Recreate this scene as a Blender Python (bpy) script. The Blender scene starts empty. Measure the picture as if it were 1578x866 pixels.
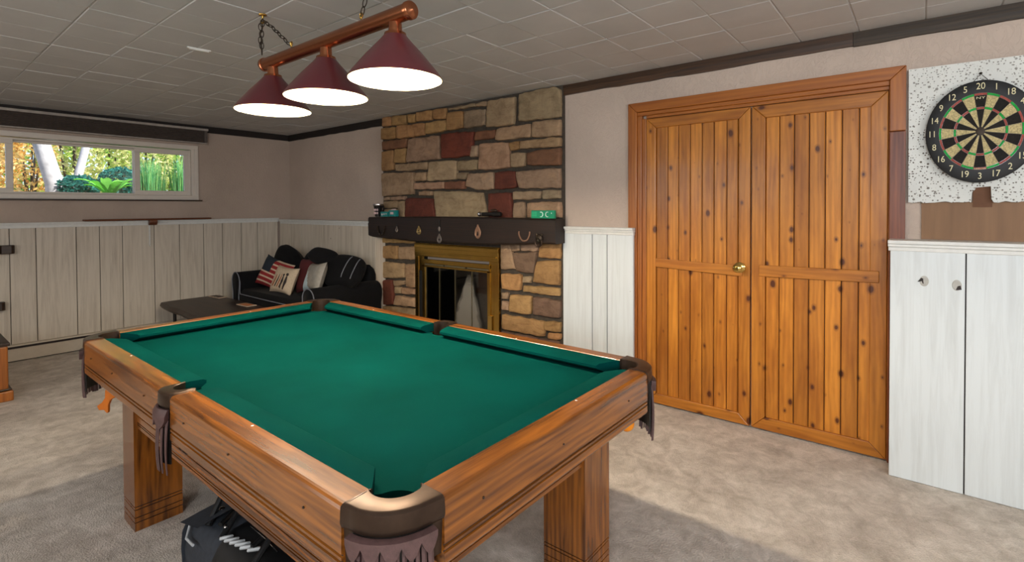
import bpy, bmesh, math, random
from mathutils import Vector, Matrix, Euler
from math import sin, cos, pi, radians
R = random.Random(7)
SC = bpy.context.scene
COL = SC.collection

# ---------------------------------------------------------------- camera, light, exposure
cam_d = bpy.data.cameras.new('camera')
cam = bpy.data.objects.new('camera', cam_d); COL.objects.link(cam)
SC.camera = cam
YAW, PIT, ROL, FPX, CY0 = 0.8929, -0.0163, -0.0045, 785.66, 332.43
_F = Vector((-cos(YAW), sin(YAW), 0)); _R = Vector((sin(YAW), cos(YAW), 0)); _U = Vector((0, 0, 1))
_F2 = _F*cos(PIT) + _U*sin(PIT); _U2 = _U*cos(PIT) - _F*sin(PIT)
_R3 = _R*cos(ROL) + _U2*sin(ROL); _U3 = _U2*cos(ROL) - _R*sin(ROL)
cam.matrix_world = Matrix(((_R3.x, _U3.x, -_F2.x, 6.5942), (_R3.y, _U3.y, -_F2.y, 0.1923), (_R3.z, _U3.z, -_F2.z, 1.4096), (0, 0, 0, 1)))
cam_d.sensor_fit = 'HORIZONTAL'; cam_d.sensor_width = 36.0
cam_d.lens = FPX/1578*36
cam_d.shift_y = -(433-CY0)/1578
cam_d.clip_start = 0.05

w = bpy.data.worlds.new('world'); SC.world = w; w.use_nodes = True
_n = w.node_tree.nodes; _b = _n['Background']
_sky = _n.new('ShaderNodeTexSky'); _sky.sky_type = 'HOSEK_WILKIE'; _sky.turbidity = 4.0; _sky.sun_direction = (0.55, 0.35, 0.75)
w.node_tree.links.new(_sky.outputs[0], _b.inputs[0]); _b.inputs[1].default_value = 11.0

def light(name, kind, loc, energy, color=(1, 1, 1), size=None, size_y=None, target=None, radius=None, spread=None):
    d = bpy.data.lights.new(name, kind); d.energy = energy; d.color = color
    if kind == 'AREA':
        d.shape = 'RECTANGLE'; d.size = size; d.size_y = size_y or size
        if spread: d.spread = spread
    if radius is not None: d.shadow_soft_size = radius
    o = bpy.data.objects.new(name, d); COL.objects.link(o); o.location = loc
    if target is not None:
        o.rotation_euler = (Vector(target)-Vector(loc)).to_track_quat('-Z', 'Y').to_euler()
    return o
sun = light('sun', 'SUN', (0, 0, 10), 14.0, (1.0, 0.93, 0.8)); sun.data.angle = radians(1.5)
sun.rotation_euler = Vector((-0.55, -0.35, -0.75)).to_track_quat('-Z', 'Y').to_euler()
# area lamps added at the unseen walls, standing in for window daylight
light('daylight_back_window', 'AREA', (7.6, -1.93, 1.85), 118, (0.88, 0.95, 1.0), 2.2, 0.8, (7.6, 3.0, 1.85))
light('daylight_right_window', 'AREA', (9.43, 0.6, 1.80), 62, (0.97, 0.98, 1.0), 2.2, 0.8, (4.0, 0.6, 1.80))
light('daylight_near_window', 'AREA', (3.6, -1.93, 1.80), 28, (1.0, 0.96, 0.91), 2.6, 0.8, (3.6, 2.0, 1.80))
vs = SC.view_settings
vs.view_transform = 'Standard'; vs.look = 'None'; vs.gamma = 1.0; vs.exposure = 0.0
try: vs.use_curve_mapping = False
except Exception: pass
SC.cycles.max_bounces = 8; SC.cycles.transparent_max_bounces = 16
SC.cycles.caustics_reflective = False; SC.cycles.caustics_refractive = False
SC.cycles.sample_clamp_indirect = 4.0
SC.cycles.use_denoising = True

# ---------------------------------------------------------------- materials
def hx(s):
    s = s.lstrip('#'); v = [int(s[i:i+2], 16)/255 for i in (0, 2, 4)]
    return tuple((a/12.92 if a <= .04045 else ((a+.055)/1.055)**2.4) for a in v) + (1,)
class NT:
    def __init__(s, name):
        s.m = bpy.data.materials.new(name); s.m.use_nodes = True; s.t = s.m.node_tree; s.n = s.t.nodes
        s.b = s.n['Principled BSDF']; s.out = s.n['Material Output']
    def l(s, a, b): s.t.links.new(a, b)
    def node(s, typ, **kw):
        n = s.n.new(typ)
        for k, v in kw.items():
            if k.startswith('_'): setattr(n, k[1:], v)
            else: n.inputs[k].default_value = v
        return n
    def coord(s, scale=(1, 1, 1), rot=(0, 0, 0), loc=(0, 0, 0)):
        c = s.n.new('ShaderNodeTexCoord'); m = s.n.new('ShaderNodeMapping')
        s.l(c.outputs['Object'], m.inputs[0]); m.inputs['Scale'].default_value = scale; m.inputs['Rotation'].default_value = rot; m.inputs['Location'].default_value = loc
        return m.outputs[0]
    def noise(s, vec, scale, detail=4, rough=.5, dist=0):
        n = s.n.new('ShaderNodeTexNoise'); s.l(vec, n.inputs['Vector'])
        n.inputs['Scale'].default_value = scale; n.inputs['Detail'].default_value = detail
        n.inputs['Roughness'].default_value = rough; n.inputs['Distortion'].default_value = dist
        return n.outputs[0]
    def ramp(s, fac, stops, interp='LINEAR'):
        r = s.n.new('ShaderNodeValToRGB'); r.color_ramp.interpolation = interp
        e = r.color_ramp.elements
        while len(e) < len(stops): e.new(.5)
        for i, (p, c) in enumerate(stops):
            e[i].position = p; e[i].color = c if len(c) == 4 else tuple(c)+(1,)
        s.l(fac, r.inputs[0]); return r.outputs[0]
    def mix(s, a, b, fac, mode='MIX'):
        x = s.n.new('ShaderNodeMix'); x.data_type = 'RGBA'; x.blend_type = mode
        for sock, v in ((x.inputs[0], fac), (x.inputs[6], a), (x.inputs[7], b)):
            if hasattr(v, 'is_output'): s.l(v, sock)
            else: sock.default_value = v
        return x.outputs[2]
    def math(s, op, a, b=0.0):
        x = s.n.new('ShaderNodeMath'); x.operation = op
        for sock, v in ((x.inputs[0], a), (x.inputs[1], b)):
            if hasattr(v, 'is_output'): s.l(v, sock)
            else: sock.default_value = v
        return x.outputs[0]
    def bump(s, h, strength=.3, dist=.01):
        b = s.n.new('ShaderNodeBump'); b.inputs['Strength'].default_value = strength; b.inputs['Distance'].default_value = dist
        s.l(h, b.inputs['Height']); s.l(b.outputs[0], s.b.inputs['Normal'])
    def set(s, **kw):
        for k, v in kw.items():
            k = k.replace('_', ' ')
            if hasattr(v, 'is_output'): s.l(v, s.b.inputs[k])
            else: s.b.inputs[k].default_value = v
        return s.m
    def attr(s, name='tint'):
        a = s.n.new('ShaderNodeAttribute'); a.attribute_name = name; return a.outputs['Color']
M = {}
def plain(name, col, rough=.5, metal=0.0, spec=.5, nz=None, amt=.15, bump=0, **kw):
    t = NT(name); c = hx(col) if isinstance(col, str) else col
    t.set(Roughness=rough, Metallic=metal, Specular_IOR_Level=spec)
    v = t.coord()
    f = t.noise(v, nz or 14, 5, .6)
    dk = tuple(x*(1-amt) for x in c[:3])+(1,); lt = tuple(min(1, x*(1+amt)) for x in c[:3])+(1,)
    t.set(Base_Color=t.ramp(f, [(.3, dk), (.7, lt)]))
    if bump: t.bump(t.noise(v, (nz or 14)*6, 3), bump, .004)
    for k, q in kw.items(): t.b.inputs[k.replace('_', ' ')].default_value = q
    M[name] = t.m; return t.m
def wood(name, light_c, dark_c, axis='x', rough=.35, knots=False, scale=1.0, tint=False, coat=0.0, contrast=(.35, .68), bumpv=.06, wave=.10):
    t = NT(name); s = {'x': (1.4, 26, 26), 'y': (26, 1.4, 26), 'z': (26, 26, 1.4)}[axis]
    v = t.coord(tuple(a*scale for a in s))
    if tint:
        a = t.n.new('ShaderNodeAttribute'); a.attribute_name = 'tint'
        ad = t.n.new('ShaderNodeVectorMath'); ad.operation = 'MULTIPLY_ADD'
        t.l(a.outputs['Color'], ad.inputs[0]); ad.inputs[1].default_value = (37, 53, 41); t.l(v, ad.inputs[2]); v = ad.outputs[0]
    n1 = t.noise(v, .55, 6, .6, 1.2); n2 = t.noise(v, 3.2, 3, .6)
    s3 = {'x': (.9, 7, 7), 'y': (7, .9, 7), 'z': (7, 7, .9)}[axis]
    wv = t.coord(tuple(a*scale for a in s3)); w_ = t.n.new('ShaderNodeTexWave'); w_.wave_type = 'BANDS'; w_.bands_direction = {'x': 'Z', 'y': 'Z', 'z': 'X'}[axis]
    t.l(wv, w_.inputs['Vector']); w_.inputs['Scale'].default_value = 2.2; w_.inputs['Distortion'].default_value = 9; w_.inputs['Detail'].default_value = 2; w_.inputs['Detail Scale'].default_value = 1.1
    h = t.math('ADD', t.math('MULTIPLY', n1, .67-wave), t.math('ADD', t.math('MULTIPLY', n2, .33), t.math('MULTIPLY', w_.outputs['Fac'], wave)))
    c = t.ramp(h, [(contrast[0], hx(dark_c)), (contrast[1], hx(light_c))])
    if tint:
        at = t.attr(); sp = t.n.new('ShaderNodeSeparateColor'); t.l(at, sp.inputs[0])
        g = t.ramp(sp.outputs[0], [(0, (.62, .54, .46)), (.5, (.9, .87, .82)), (1, (1.15, 1.15, 1.1))])
        c = t.mix(c, g, 1.0, 'MULTIPLY')
    if knots:
        kv = t.coord({'z': (1, 1, .62), 'x': (.62, 1, 1), 'y': (1, .62, 1)}[axis], (radians(90), 0, 0))
        vo = t.n.new('ShaderNodeTexVoronoi'); vo.voronoi_dimensions = '2D'; t.l(kv, vo.inputs['Vector']); vo.inputs['Scale'].default_value = 8.0
        nn = t.noise(kv, 26, 2)
        d = t.math('ADD', vo.outputs['Distance'], t.math('MULTIPLY', t.math('SUBTRACT', nn, .5), .09))
        sp2 = t.n.new('ShaderNodeSeparateColor'); t.l(vo.outputs['Color'], sp2.inputs[0])
        size = t.math('MULTIPLY', t.math('SUBTRACT', sp2.outputs[0], .42), .16)
        rel = t.math('SUBTRACT', d, size)
        km = t.ramp(rel, [(0.0, (.95, .95, .95)), (.018, (.55, .55, .55)), (.09, (0, 0, 0))])
        c = t.mix(c, t.ramp(t.noise(t.coord({'z': (7, 7, 1.6), 'x': (1.6, 7, 7), 'y': (7, 1.6, 7)}[axis]), 1.3, 4, .6), [(.36, (.66, .55, .45)), (.56, (1, 1, 1))]), .7, 'MULTIPLY')
        c = t.mix(c, hx('#4a1c06'), km)
    t.set(Base_Color=c, Roughness=rough, Coat_Weight=coat, Coat_Roughness=.12)
    t.bump(n1, bumpv, .004)
    M[name] = t.m; return t.m

# oak of the pool table, three grain directions
for ax in 'xyz':
    wood('oak_'+ax, '#93561c', '#4c280c', ax, .26, coat=.34, contrast=(.36, .60))
    wood('pine_'+ax, '#d68c34', '#a6661f', ax, .36, knots=True, scale=.7, tint=True, coat=.15)
    wood('casing_'+ax, '#b06a28', '#86481a', ax, .4, scale=.8, coat=.1)
    wood('darkwood_'+ax, '#3b2413', '#1d1009', ax, .42)
    wood('beam_'+ax, '#2b1a12', '#110a07', ax, .6, bumpv=.3)
wood('casing_red', '#8a4a28', '#5c2a14', 'z', .4)
wood('oakbox_z', '#b06a2c', '#7c4416', 'z', .4)
wood('plywood', '#8b6746', '#78573a', 'z', .6, scale=.5, wave=.03)
plain('groove_dark', '#1c0c06', .6)
# white-washed boards with faint vertical grain and dark pin knots
def whitewash(name, base, grain, dots=.055):
    t = NT(name); v = t.coord((20, 20, 1.0)); n1 = t.noise(v, 1.6, 6, .65, .6); n2 = t.noise(t.coord(), 2.2, 3)
    c = t.ramp(n1, [(.30, hx(grain)), (.56, hx(base))])
    c = t.mix(c, hx(base), t.math('MULTIPLY', n2, .9))
    vo = t.n.new('ShaderNodeTexVoronoi'); t.l(t.coord((1, 1, .8)), vo.inputs['Vector']); vo.inputs['Scale'].default_value = 5.5
    sp = t.n.new('ShaderNodeSeparateColor'); t.l(vo.outputs['Color'], sp.inputs[0])
    th = t.math('MULTIPLY', t.math('MAXIMUM', t.math('SUBTRACT', sp.outputs[0], .55), 0), .11)
    k = t.ramp(t.math('SUBTRACT', vo.outputs['Distance'], th), [(0, (.85, .85, .85)), (.02, (0, 0, 0))])
    c = t.mix(c, hx('#4a3d33'), k)
    t.set(Base_Color=c, Roughness=.55); t.bump(n1, .12, .004); M[name] = t.m
whitewash('whitewash', '#d6dcde', '#bcc0c0')
whitewash('whitewash_old', '#cdc3b4', '#9a8d7c')  # warmer, darker tone for the boards by the window and sofa
plain('cap_white', '#d9d9d5', .5, nz=30, amt=.06)
# stucco
def stucco(name, base):
    t = NT(name); v = t.coord(); b = hx(base)
    n = t.noise(v, 2.0, 4); c = t.ramp(n, [(.3, tuple(x*.9 for x in b[:3])), (.7, tuple(min(1, x*1.07) for x in b[:3]))])
    n1 = t.noise(t.coord((1, 1, .55)), 16, 5, .6, 1.8)
    ridge = t.ramp(n1, [(.44, (0, 0, 0)), (.5, (1, 1, 1)), (.56, (0, 0, 0))])
    h = t.mix(t.noise(v, 45, 4), ridge, .6)
    t.set(Base_Color=c, Roughness=.85); t.bump(h, .35, .012); M[name] = t.m
stucco('stucco', '#c2b0a2'); stucco('stucco_plain', '#b8a698')
plain('ceiling_tile', '#c2c2c1', .9, nz=3, amt=.05, bump=.15)
plain('ceiling_gap', '#c2c2c1', .9)
# carpet
t = NT('carpet'); v = t.coord()
n1 = t.noise(t.coord((1.5, .9, 1)), 2.6, 8, .7, .5); n2 = t.noise(v, 140, 2, .6); n3 = t.noise(v, 11, 5, .7, .6)
c = t.ramp(n1, [(.3, hx('#b3a69a')), (.5, hx('#d2c6ba')), (.7, hx('#e6dcd1'))])
c = t.mix(c, t.ramp(n3, [(.35, (.62, .60, .56)), (.62, (1, 1, 1))]), .85, 'MULTIPLY')
c = t.mix(c, t.ramp(n2, [(.2, (.78, .78, .78)), (.8, (1.1, 1.1, 1.1))]), .6, 'MULTIPLY')
t.set(Base_Color=c, Roughness=.95, Specular_IOR_Level=.1, Sheen_Weight=.2); t.bump(t.math('ADD', n2, t.math('MULTIPLY', n3, .8)), .7, .012); M['carpet'] = t.m
# cloth
t = NT('billiard_cloth'); v = t.coord(); n2 = t.noise(v, 420, 2)
c = t.ramp(t.noise(v, 3, 3), [(.3, hx('#003330')), (.7, hx('#003d3a'))])
t.set(Base_Color=c, Roughness=.95, Specular_IOR_Level=.03, Sheen_Weight=.0, Sheen_Tint=hx('#1a9c88')); t.bump(n2, .25, .002); M['billiard_cloth'] = t.m
# stones: colour per stone in the attribute, veins and stains on top
t = NT('stone'); v = t.coord(); n1 = t.noise(v, 9, 6, .65, .8); n2 = t.noise(t.coord((6, 6, 26)), 1.3, 4, .6, .8); n3 = t.noise(v, 60, 4, .7)
c = t.mix(t.attr(), t.ramp(n1, [(.28, (.55, .5, .45)), (.55, (1, 1, 1)), (.75, (1.2, 1.15, 1.05))]), .9, 'MULTIPLY')
c = t.mix(c, t.ramp(n2, [(.3, (.6, .5, .45)), (.5, (1, 1, 1))]), .5, 'MULTIPLY')
t.set(Base_Color=c, Roughness=.8); t.bump(t.math('ADD', n1, t.math('MULTIPLY', n3, .5)), .6, .02); M['stone'] = t.m
plain('mortar', '#453d34', .95, nz=40, amt=.3, bump=.8)
plain('soot', '#0c0a09', .95)
plain('copper', '#b27250', .25, 1.0, amt=.05)
plain('brass', '#cda858', .24, 1.0, amt=.08)
plain('brass_old', '#8f8364', .4, .8, amt=.2)
plain('polished_brass', '#e0c070', .12, 1.0, amt=.03)
plain('bronze', '#43342a', .36, .7, nz=30, amt=.15)
plain('iron', '#3a3129', .5, .8, nz=40, amt=.3)
plain('steel', '#b9b9bb', .2, 1.0)
plain('shade_red', '#5a242a', .35, 0, amt=.05, Coat_Weight=.3)
plain('leather', '#513a38', .5, nz=60, amt=.25, bump=.2)
plain('black_leather', '#14110f', .45, nz=60, amt=.25)
plain('velvet_black', '#07070a', .9, nz=20, amt=.4, spec=.2, Sheen_Weight=.02)
plain('piping', '#6d7078', .6)
plain('vinyl_white', '#d8cfc4', .4, amt=.03)
plain('valance_fabric', '#5c524c', .8, nz=30, amt=.12)
plain('valance_strip', '#a39a92', .6)
plain('trim_black', '#1a110c', .7)
plain('heater_metal', '#bdb2a2', .5, amt=.06)
plain('bag_fabric', '#2b3038', .75, nz=50, amt=.25, bump=.2)
plain('bag_black', '#0b0c0e', .5, nz=40, amt=.3)
plain('bag_print', '#b9bcbe', .6)
plain('orange_plastic', '#c46a1c', .4)
plain('orange_ball', '#e88a12', .12, amt=.02)
plain('sight', '#efe9dc', .4)
plain('bark_white', '#a9a8ae', .85, nz=9, amt=.3, bump=.4)
def leaf(name, c1, c2):
    t = NT(name); t.set(Base_Color=t.mix(hx(c1), hx(c2), t.attr()), Roughness=.5, Specular_IOR_Level=.3)
    tr = t.n.new('ShaderNodeBsdfTranslucent'); mx = t.n.new('ShaderNodeMixShader'); mx.inputs[0].default_value = .35
    t.l(t.mix(hx(c1), hx(c2), t.attr()), tr.inputs[0]); t.l(t.b.outputs[0], mx.inputs[1]); t.l(tr.outputs[0], mx.inputs[2]); t.l(mx.outputs[0], t.out.inputs[0]); M[name] = t.m
leaf('leaf_green', '#4a8a2c', '#cfe07a'); leaf('leaf_blue', '#1d5a55', '#4d9a90'); leaf('leaf_yellow', '#8fa648', '#eeeab0'); leaf('leaf_orange', '#c48a3c', '#f0dc98'); leaf('leaf_bright', '#5fb83a', '#8ede62'); leaf('leaf_grass', '#1f7a52', '#8fc87a')
plain('soil', '#8a7a5a', .95, nz=6, amt=.3)
def glass(name, refl, tint=(1, 1, 1, 1), paint_layer=None):
    t = NT(name); t.n.remove(t.b)
    tr = t.n.new('ShaderNodeBsdfTransparent'); tr.inputs[0].default_value = tint
    gl = t.n.new('ShaderNodeBsdfGlossy'); gl.inputs['Roughness'].default_value = .03
    mx = t.n.new('ShaderNodeMixShader'); fr = t.n.new('ShaderNodeFresnel'); fr.inputs[0].default_value = 1.45
    t.l(t.math('ADD', fr.outputs[0], refl), mx.inputs[0]); t.l(tr.outputs[0], mx.inputs[1]); t.l(gl.outputs[0], mx.inputs[2])
    o = mx.outputs[0]
    if paint_layer: o = paint_layer(t, o)
    t.l(o, t.out.inputs[0]); M[name] = t.m
glass('window_glass', .02)
def emis(name, col, st):
    t = NT(name); t.set(Base_Color=hx(col), Emission_Color=hx(col), Emission_Strength=st); M[name] = t.m

# ---------------------------------------------------------------- mesh helpers
class MB:
    def __init__(s): s.v = []; s.f = []; s.mi = []; s.c = []
    def add(s, verts, faces, m=0, col=(1, 1, 1)):
        b = len(s.v); s.v += [tuple(p) for p in verts]
        for f in faces: s.f.append([b+i for i in f]); s.mi.append(m); s.c.append(col)
        return s
    def box(s, x0, x1, y0, y1, z0, z1, m=0, col=(1, 1, 1), T=None):
        p = [(x0, y0, z0), (x1, y0, z0), (x1, y1, z0), (x0, y1, z0), (x0, y0, z1), (x1, y0, z1), (x1, y1, z1), (x0, y1, z1)]
        if T is not None: p = [T @ Vector(q) for q in p]
        return s.add(p, [(0, 3, 2, 1), (4, 5, 6, 7), (0, 1, 5, 4), (1, 2, 6, 5), (2, 3, 7, 6), (3, 0, 4, 7)], m, col)
    def prism(s, poly, axis, a, b, m=0, col=(1, 1, 1), T=None):
        def mk(u, v, w): return {'x': (w, u, v), 'y': (u, w, v), 'z': (u, v, w)}[axis]
        n = len(poly); p = [mk(u, v, a) for u, v in poly]+[mk(u, v, b) for u, v in poly]
        if T is not None: p = [T @ Vector(q) for q in p]
        return s.add(p, [tuple(range(n))[::-1], tuple(range(n, 2*n))]+[(i, (i+1) % n, n+(i+1) % n, n+i) for i in range(n)], m, col)
    def loft(s, rings, m=0, col=(1, 1, 1), closed=True, caps=True, loop=False):
        n = len(rings[0]); p = [q for r in rings for q in r]; F = []
        k = len(rings); rng = range(k if loop else k-1)
        for i in rng:
            i2 = (i+1) % k
            for j in range(n if closed else n-1):
                j2 = (j+1) % n; F.append((i*n+j, i*n+j2, i2*n+j2, i2*n+j))
        if caps and not loop and closed: F.append(tuple(range(n))[::-1]); F.append(tuple((k-1)*n+j for j in range(n)))
        return s.add(p, F, m, col)
    def tube(s, pts, r, n=8, m=0, loop=False, col=(1, 1, 1)):
        pts = [Vector(p) for p in pts]; k = len(pts); rings = []
        up = None
        for i, p in enumerate(pts):
            if loop: d = pts[(i+1) % k]-pts[i-1]
            else: d = pts[min(i+1, k-1)]-pts[max(i-1, 0)]
            d.normalize()
            if up is None:
                up = Vector((0, 0, 1)) if abs(d.z) < .9 else Vector((1, 0, 0))
            a = d.cross(up); a.normalize(); b2 = a.cross(d); up = b2
            rr = r[i] if isinstance(r, (list, tuple)) else r
            rings.append([p+a*(rr*cos(2*pi*j/n))+b2*(rr*sin(2*pi*j/n)) for j in range(n)])
        return s.loft(rings, m, col, loop=loop)
    def lathe(s, prof, c=(0, 0, 0), n=24, m=0, T=None, sx=1, sy=1, caps=False, col=(1, 1, 1)):
        rings = []
        for r, z in prof:
            ring = [Vector((sx*r*cos(2*pi*j/n), sy*r*sin(2*pi*j/n), z)) for j in range(n)]
            if T is not None: ring = [T @ q for q in ring]
            rings.append([q+Vector(c) for q in ring])
        return s.loft(rings, m, col, caps=caps)
    def sphere(s, c, r, m=0, n=16, k=10, sc=(1, 1, 1), T=None):
        prof = [(max(1e-4, r*sin(pi*i/k)), -r*cos(pi*i/k)) for i in range(k+1)]
        rings = []
        for a, z in prof:
            ring = [Vector((a*cos(2*pi*j/n)*sc[0], a*sin(2*pi*j/n)*sc[1], z*sc[2])) for j in range(n)]
            if T is not None: ring = [T @ q for q in ring]
            rings.append([q+Vector(c) for q in ring])
        return s.loft(rings, m)
    def build(s, name, mats, parent=None, smooth=False, bevel=0, seg=2, sub=0, recalc=True, angle=40):
        me = bpy.data.meshes.new(name); me.from_pydata(s.v, [], s.f)
        if isinstance(mats, str): mats = [mats]
        for q in mats: me.materials.append(M[q])
        me.polygons.foreach_set('material_index', s.mi)
        if any(c != (1, 1, 1) for c in s.c):
            at = me.color_attributes.new('tint', 'FLOAT_COLOR', 'CORNER'); buf = []
            for f, c in zip(s.f, s.c): buf += (list(c)+[1])*len(f)
            at.data.foreach_set('color', buf)
        if recalc:
            bm = bmesh.new(); bm.from_mesh(me); bmesh.ops.recalc_face_normals(bm, faces=bm.faces); bm.to_mesh(me); bm.free()
        if smooth:
            me.polygons.foreach_set('use_smooth', [True]*len(me.polygons))
            if angle < 180 and not sub: me.set_sharp_from_angle(angle=radians(angle))
        o = bpy.data.objects.new(name, me); COL.objects.link(o)
        if bevel:
            b = o.modifiers.new('bevel', 'BEVEL'); b.width = bevel; b.segments = seg; b.limit_method = 'ANGLE'; b.angle_limit = radians(35)
            if smooth is None: pass
        if sub:
            b = o.modifiers.new('sub', 'SUBSURF'); b.levels = sub; b.render_levels = sub
        if parent is not None: attach(o, parent)
        return o
def attach(o, parent):
    o.parent = parent
    o.matrix_parent_inverse = Matrix.Translation(-parent.location) if parent.type == 'EMPTY' else Matrix.Identity(4)
def thing(name, label, cat, loc, group=None):
    o = bpy.data.objects.new(name, None); COL.objects.link(o); o.location = loc; o.empty_display_size = .1
    return tag(o, label, cat, group)
def tag(o, label, cat, group=None, kind=None):
    o['label'] = label; o['category'] = cat
    if group: o['group'] = group
    if kind: o['kind'] = kind
    return o
def struct(o, label=None, cat=None):
    o['kind'] = 'structure'
    if label: o['label'] = label
    if cat: o['category'] = cat
    return o
def text_mesh(s, size, depth=.0008):
    cu = bpy.data.curves.new('t', 'FONT'); cu.body = s; cu.size = size; cu.align_x = 'CENTER'; cu.align_y = 'CENTER'; cu.extrude = depth
    o = bpy.data.objects.new('t', cu); COL.objects.link(o)
    dg = bpy.context.evaluated_depsgraph_get(); me = bpy.data.meshes.new_from_object(o.evaluated_get(dg))
    V = [v.co.copy() for v in me.vertices]; F = [tuple(p.vertices) for p in me.polygons]
    bpy.data.objects.remove(o); bpy.data.curves.remove(cu); bpy.data.meshes.remove(me)
    return V, F
def pillow_mesh(wd, ht, th, n=14, m=0, pinch=.10, split=None, rnd=0.0):
    """cushion in local XZ, thickness along Y; split(u,v)->material index on the front"""
    V = []; F = []; mi = []
    for side in (1, -1):
        b = len(V)
        for j in range(n+1):
            for i in range(n+1):
                u = -1+2*i/n; v = -1+2*j/n
                e = (1-u**4)*(1-v**4); q = 1-rnd*u*u*v*v; x = u*q*wd/2*(1-pinch*(1-v*v)); z = v*q*ht/2*(1-pinch*(1-u*u))
                V.append(Vector((x, -side*th/2*max(e, 0)**.55, z)))
        for j in range(n):
            for i in range(n):
                a = b+j*(n+1)+i; F.append((a, a+1, a+n+2, a+n+1)); 
                mi.append(split(-1+2*(i+.5)/n, -1+2*(j+.5)/n) if split else 0)
    return V, F, mi

# ---------------------------------------------------------------- the room
X1, Y0, W, H = 9.5, -2.0, 3.649, 2.38         # window wall at x = 0, fireplace wall at y = W
WF = 3.485                                     # face of the boarded ledge on the fireplace wall
mb = MB(); mb.box(-.3, X1+.2, Y0-.2, W+.3, -.15, 0)
o = mb.build('floor', 'carpet'); struct(o, 'mottled beige grey carpet covering the whole floor', 'floor')
# ceiling of square tiles with bevelled edges
TP = .286; tx, ty = 5.170, 2.557
mb = MB(); mb.box(-.3, X1+.2, Y0-.2, W+.3, H+.004, H+.25, 1)
i0 = -math.ceil(tx/TP)
for i in range(i0, 16):
    for j in range(-16, 4):
        a0, a1, b0, b1 = tx+i*TP, tx+(i+1)*TP, ty+j*TP, ty+(j+1)*TP
        a0, a1 = max(a0, 0), min(a1, X1); b0, b1 = max(b0, Y0), min(b1, W)
        if a1-a0 < .02 or b1-b0 < .02: continue
        g, e, d = .0008, .0055, .0045; dz = R.uniform(-.0012, .0012)
        p = [(a0+g, b0+g, H+.004), (a1-g, b0+g, H+.004), (a1-g, b1-g, H+.004), (a0+g, b1-g, H+.004),
             (a0+e, b0+e, H-d+.004+dz), (a1-e, b0+e, H-d+.004+dz), (a1-e, b1-e, H-d+.004+dz), (a0+e, b1-e, H-d+.004+dz)]
        mb.add(p, [(4, 5, 6, 7), (0, 1, 5, 4), (1, 2, 6, 5), (2, 3, 7, 6), (3, 0, 4, 7)], 0)
o = mb.build('ceiling', ['ceiling_tile', 'ceiling_gap']); struct(o, 'grey square tiled ceiling with pale bevelled seams', 'ceiling')
# window wall
WY0, WY1, WZ0, WZ1 = .40, 2.50, 1.53, 2.10
mb = MB()
mb.box(-.26, 0, Y0-.2, W+.3, -.1, WZ0); mb.box(-.26, 0, Y0-.2, W+.3, WZ1, H+.1)
mb.box(-.26, 0, Y0-.2, WY0, WZ0, WZ1); mb.box(-.26, 0, WY1, W+.3, WZ0, WZ1)
struct(mb.build('wall_left', 'stucco_plain'), 'greyish beige plaster wall with the garden window', 'wall')
mb = MB(); mb.box(-.26, X1+.2, W+.03, W+.3, -.1, H+.1)
mb.box(0, 4.92, W, W+.03, 0, H); mb.box(6.52, X1, W, W+.03, 0, H); mb.box(4.92, 6.52, W, W+.03, 2.15, H)
struct(mb.build('wall_back', 'stucco'), 'pinkish beige stucco wall behind the fireplace and the pine doors', 'wall')
# unseen walls behind the camera, solid, with added daylight lamps in front
mb = MB()
mb.box(-.26, X1+.2, Y0-.2, Y0, -.1, H+.1)
struct(mb.build('wall_front', 'stucco_plain'), 'plain plaster wall behind the camera', 'wall')
mb = MB(); mb.box(X1, X1+.2, Y0, W+.3, -.1, H+.1)
struct(mb.build('wall_right', 'stucco_plain'), 'plain plaster wall to the right of the camera', 'wall')

for k, (c, hw, z, ax) in enumerate(((7.6, 1.1, 1.85, 'y'), (3.6, 1.3, 1.80, 'y'), (.6, 1.1, 1.80, 'x'))):  # frames added around the daylight lamps; the wall behind them is solid
    mb = MB(); a0, a1, z0, z1 = c-hw-.07, c+hw+.07, z-.47, z+.47
    for p, q, r_, t_ in ((a0, a1, z0, z0+.065), (a0, a1, z1-.065, z1), (a0, a0+.065, z0+.065, z1-.065), (a1-.065, a1, z0+.065, z1-.065), (c-.02, c+.02, z0+.065, z1-.065)):
        if ax == 'y': mb.box(p, q, Y0, Y0+(.045 if p == c-.02 else .09), r_, t_)
        else: mb.box(X1-(.045 if p == c-.02 else .09), X1, p, q, r_, t_)
    struct(mb.build('window_%d' % (k+2), 'cap_white', bevel=.004), 'white framed window behind the camera', 'window')

# dark beams along the ceiling
mb = MB()
def beamstrip(a0, a1, m):
    n = max(2, int((a1-a0)/.12)); rings = []
    for i in range(n+1):
        x = a0+(a1-a0)*i/n; j = R.uniform(-.004, .004)
        rings.append([(x, W, 2.303+j), (x, W-.022, 2.303+j), (x, W-.026, 2.34), (x, W-.026, H-.001), (x, W, H-.001)])
    mb.loft(rings, m)
beamstrip(0.0, 2.05, 1); beamstrip(4.36, 6.285, 0); beamstrip(6.287, X1, 2)
wood('trim_brown', '#51341a', '#28180c', 'x', .5); wood('trim_grey', '#433320', '#231910', 'x', .6)
struct(mb.build('trim_1', ['trim_brown', 'trim_black', 'trim_grey'], smooth=False), 'rough dark brown beam under the ceiling along the stucco wall', 'trim')
mb = MB(); mb.box(0, .022, Y0, W-.026, 2.305, H-.001)
struct(mb.build('trim_2', 'trim_black', bevel=.004), 'blackish trim under the ceiling above the window', 'trim')

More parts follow.
